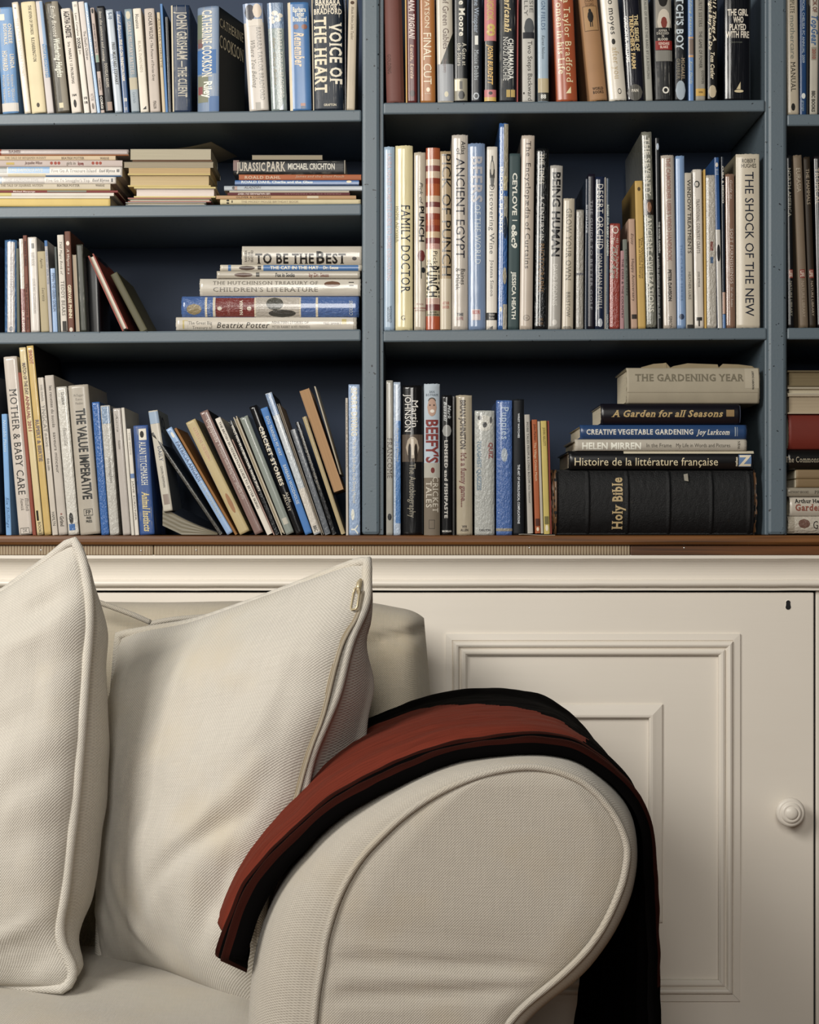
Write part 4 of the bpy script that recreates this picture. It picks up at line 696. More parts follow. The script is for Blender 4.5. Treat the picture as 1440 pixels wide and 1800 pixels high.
U(K, 745.5, 773.5, 675, 0, 'a7b4bf', 'pale blue hardback, smiling face, maroon capitals', 'm', [H('IAN', 689, 4, .5, .34, '4c5864', 'r'), H('BOTHAM', 694.5, 4, .5, .78, '4c5864', 'r'), O('ad8a76', 701, 732, .2, .8, 3), O('4c443c', 699, 710, .25, .75, 2), O('3a2a24', 711, 714, .32, .42, 5), O('3a2a24', 711, 714, .58, .68, 5), O('d8d0c4', 720, 726, .38, .66, 6), T("BEEFY'S", 737, 814, .5, .72, '7c2c28', 'b'), R('a4a094', 814, 840, 0, 1, 4), O('6c2420', 822, 832, .42, .68, 5), R('6f6353', 840, 941, 0, 1, 3), T('CRICKET', 838, 902, .72, .34, 'c8c0b0', 'r'), T('TALES', 846, 894, .3, .34, 'c8c0b0', 'r'), R('3c362c', 914, 930, .3, .68, 5), R('6f6353', 915, 929, .33, .65, 6)], hard=True)
U(K, 776.6, 794.8, 695, 0, '0f0f11', 'black glossy hardback, white italic name', 'k', [T('Mark', 712, 736, .74, .28, 'b0b4b4', 'B'), T('Bussell', 706, 740, .35, .28, 'b0b4b4', 'B'), O('8c8c88', 747, 768, .05, .95, 1), T('LINSEED and FISHPASTE', 774, 912, .42, .3, 'b8b4ac', 'R'), H('MACMILLAN', 934, 3, .5, .9, 'c8c4bc', 'b')], hard=True)
U(K, 795.5, 800.5, 697, 0, '17140f', 'thin black gilt book', 'g')
U(K, 802.5, 831, 695, -1, 'a69a82', 'khaki beige hardback, brown comic lettering', 'k', [T('BRIAN JOHNSTON', 703, 790, .42, .32, '3c3028', 'b'), T("It's a funny game....", 796, 892, .45, .32, '6c3c30', 'b'), H('WH', 926, 4, .5, .3, '3c3028', 'R'), H('ALLEN', 932, 4, .5, .48, '3c3028', 'R')], hard=True)
U(K, 834.5, 870, 722, 0, 'a5a7a2', 'silver paperback with football, shiny foil', 'f', [O('c0beb4', 730, 758, .12, .88, 1), O('2c2c2c', 731, 739, .15, .35, 2), O('3c3c3c', 742, 752, .38, .62, 2), O('4c4c4c', 733, 745, .75, .86, 2), T('QUIZ', 778, 806, .8, .2, '8c4c48', 'b'), T('TOUGHEST QUIZZES', 775, 862, .22, .2, '5c7484', 'b'), H('CARLTON', 932, 3.5, .5, .58, '4c4c4c', 'b')])
U(K, 872.5, 901, 704, 0, '3f64a4', 'blue sparkling foil book, pale serif word', 'f', [T('Puppies', 715, 774, .55, .44, 'a8bcd0', 'r'), O('9ca8b4', 788, 812, .3, .7, 1), R('8c8474', 929, 934, 0, 1, 1)])
U(K, 902.5, 921.5, 702, 0, '0e1218', 'plain black hardback, small bold capitals', 'm', [T('WRIST WATCHES', 727, 770, .5, .16, 'c8ccd0', 'b'), T('THE ART OF HOROLOGICAL COMPLICATIONS', 817, 921, .5, .2, 'c8ccd0', 'b')], hard=True)
U(K, 928, 937.5, 729, -6, 'a8a39a', 'slim grey white paperback, thin capitals', 'm', [T('MORE TALES FROM A LONG ROOM', 742, 850, .5, .38, '3c3a36', 'r'), T('Peter Tinniswood', 852, 884, .5, .3, '3c3a36', 'i')], ybase=938)
U(K, 941, 950.5, 738, -6, 'a2501e', 'slim orange paperback', 'm', [T('John Parker', 746, 775, .5, .4, '4c2410', 's'), T('The Village Cricket Match', 778, 846, .5, .4, 'd8bc94', 's'), R('4c2410', 912, 925, .1, .9, 1), O('d8c8a8', 927, 934, .25, .75, 1)], ybase=938)
U(K, 951, 955.5, 741, -6, 'b0a898', 'very thin off-white paperback', 'm', ybase=938)
U(K, 956.6, 967, 740, -6, 'bba74a', 'slim lemon yellow paperback', 'm', [T('JOHN ARLOTT', 752, 784, .5, .4, '8c7c34', 'b'), R('6c6430', 908, 922, .15, .85, 1), O('d8ccb0', 923, 934, .25, .75, 1)], ybase=939)
U(K, 967.6, 970.6, 740, -5, '7c2f20', 'very thin brick red paperback', 'm', ybase=939)
# ------------------------------------------------------------------ stacks
F = flat
K, S = 'LB', 'low stack at the picture edge'
F(K, S, -38, 194, 349, 363, 'cdb15c', 'mustard yellow hardback', 'm')
F(K, S, -30, 193, 344.6, 349, 'cfc8b8', 'very thin white booklet', 'm')
F(K, S, -30, 200, 338.8, 344.6, 'd0c9bc', 'thin white booklet with yellow end', 'm', [R('c8b868', -30, 20, 0, 1, 1)])
F(K, S, -30, 207, 334.6, 338.8, '7a2c28', 'very thin dark red booklet', 'm', [R('7c7c70', 83, 152, .2, 1, 1), T('Michael Morpurgo', 23, 62, .5, .6, 'd8c8c0', 'b')])
F(K, S, -30, 194, 323, 334.6, 'c0b49c', 'small cream book with thin brown capitals', 'm', [T('THE TALE OF SQUIRREL NUTKIN', 1, 76, .75, .36, '7a6c58', 'r'), T('BEATRIX POTTER', 100, 140, .75, .36, '5c5044', 'r'), T('WARNE', 168, 184, .75, .34, '5c5044', 'r'), R('b09c5c', -30, 193, 0, .2, 1)])
F(K, S, -30, 204, 310.5, 323, 'cfc7bd', 'white paperback with grey panel', 'g', [R('b3aca4', 6, 78, 0, 1, 1), R('a8b4c0', -30, 3, 0, 1, 1), T('THE FAMOUS FIVE', 9, 68, .5, .45, '95908a', 'r'), T("Five Go To Smuggler's Top", 81, 158, .48, .4, '9a948c', 'r'), T('Enid Blyton', 162, 192, .5, .38, '4c4844', 'i'), R('5c5854', 195, 199, .25, .75, 1)])
F(K, S, -30, 215, 293, 310.5, 'cfc8be', 'white paperback with light blue panel', 'g', [R('7fa3c8', 14, 87, .35, 1, 1), R('8a8c88', -30, 12, .35, 1, 1), R('34618f', 80, 213, 0, .12, 1), R('c8bc9c', 14, 80, .02, .3, 1), T('THE FAMOUS FIVE', 17, 76, .66, .34, 'c0bba0', 'r'), T('Five On A Treasure Island', 90, 170, .6, .32, '8c8880', 'r'), T('Enid Blyton', 174, 202, .6, .3, '4c4844', 'i'), R('5c5854', 205, 210, .45, .75, 1)])
F(K, S, -30, 215, 281.5, 293, 'b8a8a0', 'dusty pink paperback with small red hearts', 'm', [R('b89c3c', 11, 25, .3, .65, 1), T('Jacqueline Wilson', 44, 74, .6, .45, '5c2c20', 'c'), T('girls in', 117, 133, .55, .5, '6c6454', 's'), T('love', 137, 147, .5, .55, '7c2c28', 'b')]+[O('9a3c24', a, a+5, .3, .8, 1) for a in (88, 95, 101, 161, 168, 174)])
F(K, S, -30, 203, 273.5, 281.5, 'c2ab88', 'small tan book with brown capitals', 'm', [T('THE TALE OF BENJAMIN BUNNY', 8, 81, .5, .5, '8c7a60', 'r'), T('BEATRIX POTTER', 108, 148, .45, .5, '5c4c3c', 'r'), T('WARNE', 176, 192, .4, .5, '5c4c3c', 'r')])
F(K, S, -8, 226, 262, 273.5, 'a89a94', 'mauve grey hardback with brown foot edge', 'g', [R('8a3c28', -8, 2, 0, 1, 1), R('9c5c30', 2, 226, 0, .18, 1), T('BAMBI', 15, 36, .6, .4, '5c3c30', 'b')], hard=True)
S = 'yellowing stack, page edges outward'
F(K, S, 221, 362, 355.5, 361.7, '8c9494', 'thin grey board book, white pages', 'm', hard=True, fore=True, pages='ddd2c2')
F(K, S, 225, 371, 347.5, 355.5, '9c5c50', 'thin rose red hardback, white pages', 'm', hard=True, fore=True, pages='c9c2b4')
F(K, S, 236, 379, 328.5, 347.5, 'c8b46c', 'yellow hardback, clean white pages', 'm', hard=True, fore=True, pages='d8ccc4')
F(K, S, 225, 370, 305, 328.5, 'bfa75c', 'thick yellow hardback, tan pages', 'm', hard=True, fore=True, pages='c0ab84')
F(K, S, 226, 370, 295, 305, 'c0a570', 'ochre paperback, tan pages', 'm', fore=True, pages='b99f76')
F(K, S, 218, 375, 284.5, 295, '8c8672', 'wide grey brown paperback', 'm', fore=True, pages='9c917c')
F(K, S, 233, 373, 281, 284.5, '5c3c1c', 'very thin dark brown booklet', 'm')
F(K, S, 229, 371, 262, 281, 'a39c88', 'grey papery paperback with curled cover', 'm', fore=True, pages='b0a893', name='book')
S = 'low stack beside the post'
F(K, S, 387, 634, 350, 360.3, 'c9ba90', 'long cream hardback, thin grey capitals', 'm', [T('THE MICKEY MOUSE BIRTHDAY BOOK', 424, 525, .5, .42, '9c8c74', 's'), O(DK, 398, 403, .55, .95, 1), O(DK, 398, 403, .1, .4, 1), R('4c4430', 407, 409, .3, .75, 1)], hard=True)
F(K, S, 380, 626, 343.5, 350, 'b0895c', 'long thin tan book, dark capitals', 'm', [T('OLIVER & COMPANY', 415, 477, .5, .5, '3c2a1c', 'r'), R('c8b898', 540, 560, .2, .9, 1)])
F(K, S, 400, 615, 338.5, 343.5, '5c1f24', 'thin maroon booklet', 'm', [T('LES NAUFRAGES DU VENT', 418, 475, .5, .55, 'd8c8c0', 'b', 'u'), T('PIERRES DE LA FRESNAYE', 500, 600, .5, .45, '9c6c6c', 's', 'u')])
F(K, S, 403, 614, 335.2, 338.5, 'b3ac9c', 'very thin white booklet', 'm', fore=True, pages='c0b8a4')
F(K, S, 394, 637, 326.5, 335.2, '949ca4', 'longest pale grey blue book', 'g', [O('15171c', 408, 413, .2, .9, 1), R('9c7c70', 412, 417, .1, .9, 1), T('ALADDIN', 429, 458, .65, .5, '33302c', 'c')])
F(K, S, 413, 631, 316.5, 326.5, '33639e', 'blue paperback with white letters', 'g', [T('ROALD DAHL Charlie and the Glass', 424, 550, .66, .4, 'c8d0d0', 'b'), R('1c3c68', 413, 631, 0, .3, 1), O('d8c8a0', 609, 618, .5, .95, 1)])
F(K, S, 420, 635, 306.5, 316.5, 'a4582c', 'orange paperback with pale lettering', 'm', [T('ROALD DAHL', 430, 494, .45, .5, 'c8a88c', 'R'), T('James and the Giant Peach', 520, 605, .65, .4, 'c8a88c', 'i')])
F(K, S, 410, 607, 281, 306.5, '17191c', 'thick black paperback, torn spine, white capitals', 'w', [R('7c6460', 410, 420, .25, 1, 1), T('JURASSIC', 417, 467, .52, .56, 'b9b0a0', 'R'), T('PARK', 469, 502, .54, .62, 'b9b0a0', 'R'), T('MICHAEL CRICHTON', 506, 589, .54, .4, 'c8c4b8', 'b'), R('8c8678', 605, 607, .05, 1, 1)])
F(K, S, 443, 567, 272.5, 281, '7c7464', 'small thin grey pamphlet', 'm', fore=True, pages='968c78')
K, S = 'LC', 'tall stack beside the post'
F(K, S, 309, 627, 557, 580.5, 'c5bdae', 'long white hardback with italic name', 'k', [R('b9a864', 321, 330, .1, .75, 1), R('c5bdae', 324, 330, .1, .7, 2), R('b9a864', 601, 609, .45, .85, 1), T('The Great Big', 331, 373, .55, .24, '6c665c', 'r'), T('Treasury of', 338, 373, .2, .22, '8c867c', 'r'), T('Beatrix Potter', 380, 473, .38, .42, '2c2a26', 'i'), T('NINETEEN STORIES OF', 478, 543, .58, .2, '6c665c', 'r'), T('PETER RABBIT & HIS FRIENDS', 478, 545, .25, .18, '8c867c', 'r'), T('TED SMART', 568, 600, .5, .16, '6c665c', 's'), R('9c9486', 621, 622, 0, 1, 1)], hard=True)
F(K, S, 319, 631, 520, 557, '41629c', 'thick blue glossy hardback, red centre panel', 'f', [O('8c7c58', 328, 354, .1, .62, 1), R('c8bca4', 360, 364, .02, .95, 1), R('c8bca4', 374, 378.5, .02, .95, 1), R('742824', 379, 447, .02, .92, 1), R('c8bca4', 447, 450, .02, .95, 2), R('aca498', 450, 526, 0, .97, 1), O('44443c', 468, 498, .3, .95, 2), O('3c3c38', 472, 520, .0, .35, 2), R('c8bca4', 526, 529, .02, .95, 2), R('c8bca4', 555, 559, .02, .95, 2), H('NARNIA', 424, 5, .45, .7, 'd8ccb8', 'R'), H('CHRONICLES', 402, 4, .45, .7, 'a87c74', 'r'), H('LEWIS', 368, 4, .35, .6, '8c9cb4', 'r'), H('COLLINS', 617, 6, .42, .7, 'c8ccc4', 'i'), O('c8beac', 382, 390, .3, .5, 2), O('c8beac', 434, 442, .3, .5, 2)], hard=True)
F(K, S, 351, 634, 489, 520, 'c2bbad', 'long off-white hardback, two lines of capitals', 'k', [T('THE HUTCHINSON TREASURY OF', 374, 560, .74, .2, '6c665c', 'r'), T("CHILDREN'S LITERATURE", 374, 560, .36, .24, '7c766c', 'r'), O('6c4c38', 570, 598, .5, .85, 1), R('2c2a28', 613, 622, .75, .8, 1), R('2c2a28', 614, 622, .56, .62, 1)], hard=True)
F(K, S, 381, 633, 476, 489, 'b0a898', 'slim stone coloured hardback, brown name', 'g', [T('Fox in Socks', 484, 518, .45, .5, '2c2a26', 'b'), T('by Dr. Seuss', 543, 578, .45, .5, '7c4c3c', 'b'), O('5c4438', 412, 444, .15, .75, 1), R('4c4a44', 450, 456, .2, .8, 1)], hard=True)
F(K, S, 387, 636, 465, 476, 'bdb5a4', 'slim hardback with blue title panel', 'g', [R('3c6ca4', 463, 630, .0, .95, 1), R('3c6ca4', 401, 406, 0, .95, 1), T('THE CAT IN THE HAT', 475, 560, .5, .5, 'd8d0b8', 'b'), T('Dr. Seuss', 568, 595, .5, .5, 'd8d0b8', 'b'), O('4c3c34', 420, 448, .1, .8, 1), R('2c2a28', 453, 459, .2, .8, 1)], hard=True)
F(K, S, 425, 636, 431.5, 465, 'bdb5a6', 'thick white hardback, heavy black capitals', 'k', [T('TO BE THE', 449, 553, .32, .48, '1c1a18', 'R'), T('B', 555, 572, .38, .6, '1c1a18', 'R'), T('EST', 572, 609, .32, .48, '1c1a18', 'R'), H('BARBARA', 432, 4, .45, .6, '4c4844', 'r'), H('TAYLOR', 438, 4, .42, .5, '4c4844', 'r'), H('BRADFORD', 443, 4, .45, .62, '4c4844', 'r'), O('5c5854', 619, 627, .22, .42, 1)], hard=True)
K, S = 'CD', 'stack on the great leather book'
# the great leather bible that carries the stack: raised bands, worn ends, gilt blackletter
ML, _nt, _bs = nodes('black_leather'); _v = coords(_nt, (1, 1, 1)); _n = noise_n(_nt, _v, 420, 5, .7)
_w = ramp(_nt, noise_n(_nt, _v, 45, 5, .6), .66, .8)
_nt.links.new(mix(_nt, _w, lin('060709'), lin('2c241a')), _bs.inputs['Base Color']); _bs.inputs['Roughness'].default_value = .45; _bs.inputs['Specular IOR Level'].default_value = .3; bump(_nt, _bs, _n, .7, .0016)
MLW = bookmat('5c3d1e', 'w'); MGILT = bookmat('b09868', 'g', 1.1)
def bible():
    r = link('leather_bible', None); y0 = .004; s = (D0+y0)/D0; x0, x1 = ((970-720)/1000*s, (1331-720)/1000*s); z0 = ZH-.0005; h = .1155; d = .25
    bands = [.022, .178, .37, .572, .78, .965]
    vs, fs = [], []; NX, NA = 240, 22
    def prof(a):                                   # rounded back seen from the front
        t = -1+2*a/NA; return .5*h+.5*h*t, .014*abs(t)**2.6
    for i in range(NX+1):
        u = i/NX; bnd = max(math.exp(-((u-b)/.0075)**4) for b in bands); e = min(u, 1-u)
        wear = .0012*noise.noise(Vector((u*60, 0, 3))) if e < .03 else 0
        for a in range(NA+1):
            z, y = prof(a); tool = .0006*noise.noise(Vector((u*55, z*150, 0)))
            vs.append((x0+(x1-x0)*u+(random.uniform(-.0012, .0012) if i in (0, NX) else 0), y0+y-.0022*bnd*(1-.6*abs(-1+2*a/NA)**3)+.003*(e < .012)-tool+wear, z0+z))
    k = NA+1
    fs = [(i*k+a, (i+1)*k+a, (i+1)*k+a+1, i*k+a+1) for i in range(NX) for a in range(NA)]
    mi = [1 if (i < 6 or i > NX-4) and random.random() < .75 else 0 for i in range(NX) for a in range(NA)]
    link('spine', mesh('spine', vs, fs, [ML, MLW], mi, True), r)
    for z in (0, h-.006):
        b = MB(); b.box((x0+.003, y0+.012, z0+z), (x1-.003, y0+d, z0+z+.006), ML, .002); b.build('board', r)
    b = MB(); b.box((x0+.008, y0+.02, z0+.006), (x1-.008, y0+d-.006, z0+h-.006), pagemat('b09c74')); b.build('pages', r)
    v, f, adv = text_verts('Holy Bible', 'R', 'x'); b = MB(); xc, w_ = (1085.5-720)/1000*s, .017
    out = [(xc+(.5-q)*w_, y0-.0012+.014*abs(2*(.10+.80*p/adv)-1)**2.6, z0+h*(.09+.80*p/adv)) for p, q in v]
    b.add(out, f, MGILT); b.build('gilt_lettering', r)
    # tooled ornaments between the bands
    b = MB()
    for uc in (.09, .47, .675, .87):
        xm = x0+(x1-x0)*uc
        for q in range(8):
            an = math.pi*q/4; L = .017 if q % 2 == 0 else .011
            c = Vector((xm, y0+.0006, z0+h*.45)); dv = Vector((math.cos(an), 0, math.sin(an))); pv = Vector((-dv.z, 0, dv.x))
            b.add([c+dv*.003, c+dv*L*.6+pv*.0022, c+dv*L, c+dv*L*.6-pv*.0022], [(0, 1, 2, 3)], ML)
    b.build('tooled_ornament', r)
    b = MB(); b.add([(x0+(x1-x0)*.655+a*.008*1, y0-.0001+.004*c_, z0+h*(.83+c_*.12)) for a, c_ in ((-.4, 0), (.5, -.1), (.4, .9), (-.5, .8))], [(0, 1, 2, 3)], bookmat('8c8678', 'w')); b.build('paper_scrap', r)
    STACKS['stack on the great leather book'] = [(r, z0+h, 'great black leather book with raised bands, gilt blackletter')]
bible()
K, S = 'CD', 'stack on the great leather book'
F(K, S, 1000, 1326, 792.5, 825, '0c0d10', 'long black hardback with cream sans title', 'g', [R('c0b69c', 1097, 1326, .86, 1, 1), T('Histoire de la littérature française', 1009, 1263, .42, .42, 'd8c8a0', 's'), R('5c7ca8', 1299, 1321, .15, .8, 1), T('Z', 1300, 1320, .47, .55, 'd8ccb0', 'b'), H('nathan', 1295, 4, .42, .5, 'd8ccb0', 'b')], hard=True)
F(K, S, 1011, 1313, 772, 792.5, 'ada596', 'long pale grey hardback, handwritten title', 'm', [T('HELEN MIRREN', 1023, 1128, .42, .55, 'e8e2d4', 'b'), T('In the Frame', 1136, 1181, .48, .34, '4c463c', 'l'), T('My Life in Words and Pictures', 1188, 1284, .48, .32, '4c463c', 'l'), H('W&N', 1299, 4.5, .5, .7, '4c463c', 's')], hard=True)
F(K, S, 1020, 1313, 746.5, 772, '1d3f6c', 'blue hardback with bold white capitals', 'g', [T('CREATIVE VEGETABLE GARDENING', 1031, 1220, .5, .34, 'd4d0c4', 'R'), T('Joy Larkcom', 1226, 1283, .48, .34, 'd4d0c4', 'B'), R('8c98a4', 1292, 1294, .2, .85, 1), R('8c98a4', 1296, 1297, .2, .85, 1), R('101c34', 1312, 1313, 0, 1, 1)], hard=True)
F(K, S, 1057, 1302, 709, 746.5, '0c0a14', 'blue black hardback, gold italic title', 'g', [T('A Garden for all Seasons', 1077, 1271, .52, .3, 'b0945c', 'B'), R('8c7044', 1277, 1291, .38, .7, 1), R('3c4458', 1301, 1302, .1, .9, 1)], hard=True)
F(K, S, 1102, 1336, 646, 709, '9c927c', 'thickest worn stone coloured hardback', 'm', [T('THE GARDENING YEAR', 1117, 1308, .72, .19, '6c6450', 'R'), R('877c66', 1103, 1335, .3, .315, 1), H("READER'S DIGEST", 1324, 3, .65, .52, '33302a', 'b'), R('a89e88', 1310, 1334, .42, .98, 1)], hard=True, boards='6c634e')
# torn jacket edge standing up from the topmost book
jb = STACKS[S][-1][0]; jz = STACKS[S][-1][1]
vs = []
tear = [(1128, 645), (1150, 639), (1166, 638), (1172, 637), (1180, 645.5), (1185, 643), (1210, 638), (1263, 640), (1265, 645.5), (1272, 639), (1300, 640), (1324, 643), (1328, 646)]
for px, py in tear:
    p = P(px, py, .012); vs += [(p.x, .012, jz-.002), (p.x, .018, max(p.z, jz-.001))]
vs += [(v[0], v[1]+.0008, v[2]) for v in vs]; n = len(tear)*2
fs = [(2*i, 2*i+2, 2*i+3, 2*i+1) for i in range(len(tear)-1)]+[(n+2*i+1, n+2*i+3, n+2*i+2, n+2*i) for i in range(len(tear)-1)]
tj = link('torn_jacket', mesh('torn_jacket', vs, fs, [bookmat('8c7c5c', 'm')])); tj.parent = jb; tj.matrix_parent_inverse = (Matrix.Translation(jb.location) @ jb.rotation_euler.to_matrix().to_4x4()).inverted()
# edge bay stack
K, S = 'RD', 'stack on the ledge in the edge bay'
F(K, S, 1386, 1640, 907.5, 938, 'b3aa9a', 'white hardback with small flower', 'f', [R('9c9280', 1386, 1397, 0, 1, 1), O('6c4c40', 1404, 1424, .3, .85, 2), T('G', 1429, 1440, .5, .45, '33302c', 'r'), T('ARDENS', 1444, 1500, .5, .45, '33302c', 'r')], hard=True)
F(K, S, 1389, 1620, 873, 907.5, 'b7ae9f', 'white hardback with red and black letters', 'g', [T('Arthur Hellyer', 1398, 1460, .78, .2, '1c1a18', 'R'), T('Gardening Year', 1398, 1500, .45, .32, '8c4c3c', 'R')], hard=True)
F(K, S, 1384.5, 1640, 857, 873, '8f8674', 'grey brown slim hardback', 'g', [T('ANTHONY BROOKS', 1386, 1422, .5, .26, '4c443a', 'r'), T('PRAYING', 1432, 1470, .5, .34, '4c443a', 'r')], hard=True)
F(K, S, 1400, 1600, 841.5, 857, '77613f', 'tan slim volume', 'm')
F(K, S, 1400, 1600, 825.5, 841.5, '7d6746', 'tan slim volume, upper of a pair', 'm')
F(K, S, 1385, 1640, 790, 825.5, '0b0a0a', 'black hardback with pale serif title', 'g', [T('The Commonsense Gardener', 1381, 1500, .5, .28, 'a89c84', 'r')], hard=True)
F(K, S, 1387, 1650, 727.5, 790, '6a1f10', 'thick brick red cloth hardback', 'm', hard=True)
F(K, S, 1385, 1650, 694, 727.5, 'a2937a', 'beige hardback, pale pages outward', 'm', fore=True, pages='a3947c', hard=True)
F(K, S, 1385, 1640, 680.5, 694, 'a89e88', 'thin pale hardback', 'm', fore=True, pages='b0a690', hard=True)
F(K, S, 1385, 1640, 651, 680.5, '55492f', 'olive brown topmost hardback', 'm', fore=True, pages='6c5f45', hard=True)
# sheet of paper lying under the slim paperbacks
b = MB(); vs = []
for i in range(9):
    x = X(912)+(X(976)-X(912))*i/8; z = ZH-.0008+.0016*math.exp(-((i-1)/2.2)**2); vs += [(x, .001, z), (x, .09, z), (x, .001, z+.0006), (x, .09, z+.0006)]
b.add(vs, [(4*i, 4*i+1, 4*i+5, 4*i+4) for i in range(8)]+[(4*i+2, 4*i+6, 4*i+7, 4*i+3) for i in range(8)]+[(4*i, 4*i+4, 4*i+6, 4*i+2) for i in range(8)], bookmat('c0b8a8', 'm'))
tag(b.build('paper_sheet'), 'loose white paper sheet lying under the slim paperbacks by the leather book', 'paper')
# curled cover of the topmost paperback in the page-edge stack
cb = STACKS['yellowing stack, page edges outward'][-1][0]; cz = STACKS['yellowing stack, page edges outward'][-1][1]
vs = []
for i in range(13):
    for j in range(9):
        u, v_ = i/12, j/8; x = X(231)+(X(371)-X(231))*u+.03*v_*u; y = .006+.14*v_; z = cz+.0006+.017*max(0, u-.5)**1.5*2.2*(.9+.6*v_)-.001*(1-u)
        vs.append((x, y, z))
vs += [(a, b_, c+.0008) for a, b_, c in vs]; n = 117
fs = [(i*9+j, (i+1)*9+j, (i+1)*9+j+1, i*9+j+1) for i in range(12) for j in range(8)]; fs += [tuple(n+q for q in f[::-1]) for f in fs]
cc = link('curled_cover', mesh('curled_cover', vs, fs, [bookmat('9a927c', 'm')], None, True)); cc.parent = cb; cc.matrix_parent_inverse = (Matrix.Translation(cb.location) @ cb.rotation_euler.to_matrix().to_4x4()).inverted()
# open paperback slumped on the ledge under the leaning books
def slumped():
    r = link('book', None); vs = []; nI, nJ = 26, 8; LX0, LX1 = X(284), X(381)
    def pt(u, t):   # u along the length, t through the block
        x = LX0+(LX1-LX0)*u; top = ZH+.047-.043*u**1.25-.006*math.sin(u*3.1); bot = ZH+.0002+.016*max(0, .35-u)/.35
        return x, bot+(top-bot)*t
    for side in (0, 1):
        for i in range(nI+1):
            for j in range(nJ+1):
                x, z = pt(i/nI, j/nJ); y = .012 if side == 0 else .12; vs.append((x+.02*side, y+.0006*(j % 2), z))
    k = nJ+1; m = (nI+1)*k
    fs = [(i*k+j, (i+1)*k+j, (i+1)*k+j+1, i*k+j+1) for i in range(nI) for j in range(nJ)]
    fs += [(i*k+nJ, (i+1)*k+nJ, m+(i+1)*k+nJ, m+i*k+nJ) for i in range(nI)]+[(i*k, m+i*k, m+(i+1)*k, (i+1)*k) for i in range(nI)]
    fs += [(j, j+1, m+j+1, m+j) for j in range(nJ)]+[(nI*k+j+1, nI*k+j, m+nI*k+j, m+nI*k+j+1) for j in range(nJ)]
    m_, nt, bs = nodes('fanned_pages'); v = coords(nt, (3, 3, 700)); nn = noise_n(nt, v, 1, 3); nt.links.new(mix(nt, nn, lin('4f4a3c'), lin('8c8470')), bs.inputs['Base Color'])
    link('pages', mesh('pages', vs, fs, [m_], None), r)
    vs = []
    for i in range(nI+1):
        x, z = pt(i/nI, 1); vs += [(x, .010, z+.0002), (x+.02, .122, z+.0002), (x, .010, z+.0011), (x+.02, .122, z+.0011)]
    link('cover', mesh('cover', vs, [(4*i+2, 4*i+6, 4*i+7, 4*i+3) for i in range(nI)]+[(4*i, 4*i+1, 4*i+5, 4*i+4) for i in range(nI)]+[(4*i, 4*i+4, 4*i+6, 4*i+2) for i in range(nI)], [bookmat('14161c', 'g')]), r)
    tag(r, 'open black paperback slumped flat on the ledge, grey pages fanned under leaning books', 'book', 'books standing on the wooden ledge above the cushions')
slumped()
# thin board standing off the leaning tan book
tb_ = [o for k, o, d_ in ROWS['LD'] if d_.startswith('leaning tan')][0]
b = MB(); p0, p1 = P(554, 680, .03), P(599, 834, .03); b.add([(p0.x-.0012, .02, p0.z), (p0.x+.0012, .02, p0.z), (p1.x+.0012, .02, p1.z), (p1.x-.0012, .02, p1.z), (p0.x-.0012, .15, p0.z), (p0.x+.0012, .15, p0.z), (p1.x+.0012, .15, p1.z), (p1.x-.0012, .15, p1.z)], [(0, 3, 2, 1), (4, 5, 6, 7), (0, 1, 5, 4), (1, 2, 6, 5), (2, 3, 7, 6), (3, 0, 4, 7)], bookmat('a89e88', 'm'))
ob_ = b.build('loose_board'); ob_.parent = tb_; ob_.matrix_parent_inverse = (Matrix.Translation(tb_.location) @ tb_.rotation_euler.to_matrix().to_4x4()).inverted()
# ------------------------------------------------------------------ sofa
MLIN = fabric('sofa_linen', 'b5aea2', 1.0, per=.0034); MCUSH = fabric('cushion_linen', 'cbc5ba', 1.0, per=.0036); MTAPE = fabric('zip_tape', 'a89c88', 1.0, False, .001)
sofa = tag(link('sofa', None), 'pale beige linen sofa with fat rolled arm standing against the cream cupboards', 'sofa')
def uvmesh(name, vs, fs, uvs, mats, mi=None, smooth=True): return mesh(name, vs, fs, mats, mi, smooth, uvs)
YF, YO, YB = -.865, -.800, -.13
inner_px = [(548, 1860), (549, 1830), (552, 1800), (557, 1745), (566, 1697), (571, 1655), (580, 1621), (594, 1578), (614, 1538), (638, 1502), (666, 1473), (695, 1445), (725, 1421), (760, 1398), (800, 1378), (850, 1359), (909, 1347), (960, 1349), (1016, 1368), (1045, 1390), (1067, 1414), (1086, 1442), (1098, 1470), (1103, 1491), (1102, 1511), (1096, 1545), (1085, 1576), (1069, 1612), (1050, 1645), (1026, 1676), (998, 1704), (965, 1732), (930, 1759), (908, 1780), (892, 1800), (882, 1825), (876, 1860)]
outer_px = [(433, 1860), (434, 1830), (436, 1800), (439, 1750), (443, 1707), (450, 1665), (462, 1622), (480, 1580), (503, 1540), (530, 1505), (562, 1468), (600, 1432), (645, 1402), (690, 1378), (740, 1356), (800, 1334), (870, 1323), (930, 1318), (981, 1323), (1018, 1337), (1050, 1359), (1078, 1384), (1098, 1407), (1110, 1432), (1116, 1456), (1119, 1484), (1119, 1511), (1115, 1540), (1109, 1566), (1095, 1602), (1078, 1635), (1058, 1665), (1036, 1694), (1010, 1718), (981, 1738), (945, 1766), (912, 1797), (900, 1825), (892, 1860)]
def prof3(px, y): return [P(a, b, y) for a, b in px]
NS = 150
def ext(pts, zb):                                       # carry both ends straight down to the base of the arm
    a, b = pts[0], pts[-1]; return [Vector((a.x+.004, a.y, zb))]+pts+[Vector((b.x-.012, b.y, zb))]
inn = smooth_path(ext(prof3(inner_px, YF), .10), NS, 2); out = smooth_path(ext(prof3(outer_px, YO), .10), NS, 2)
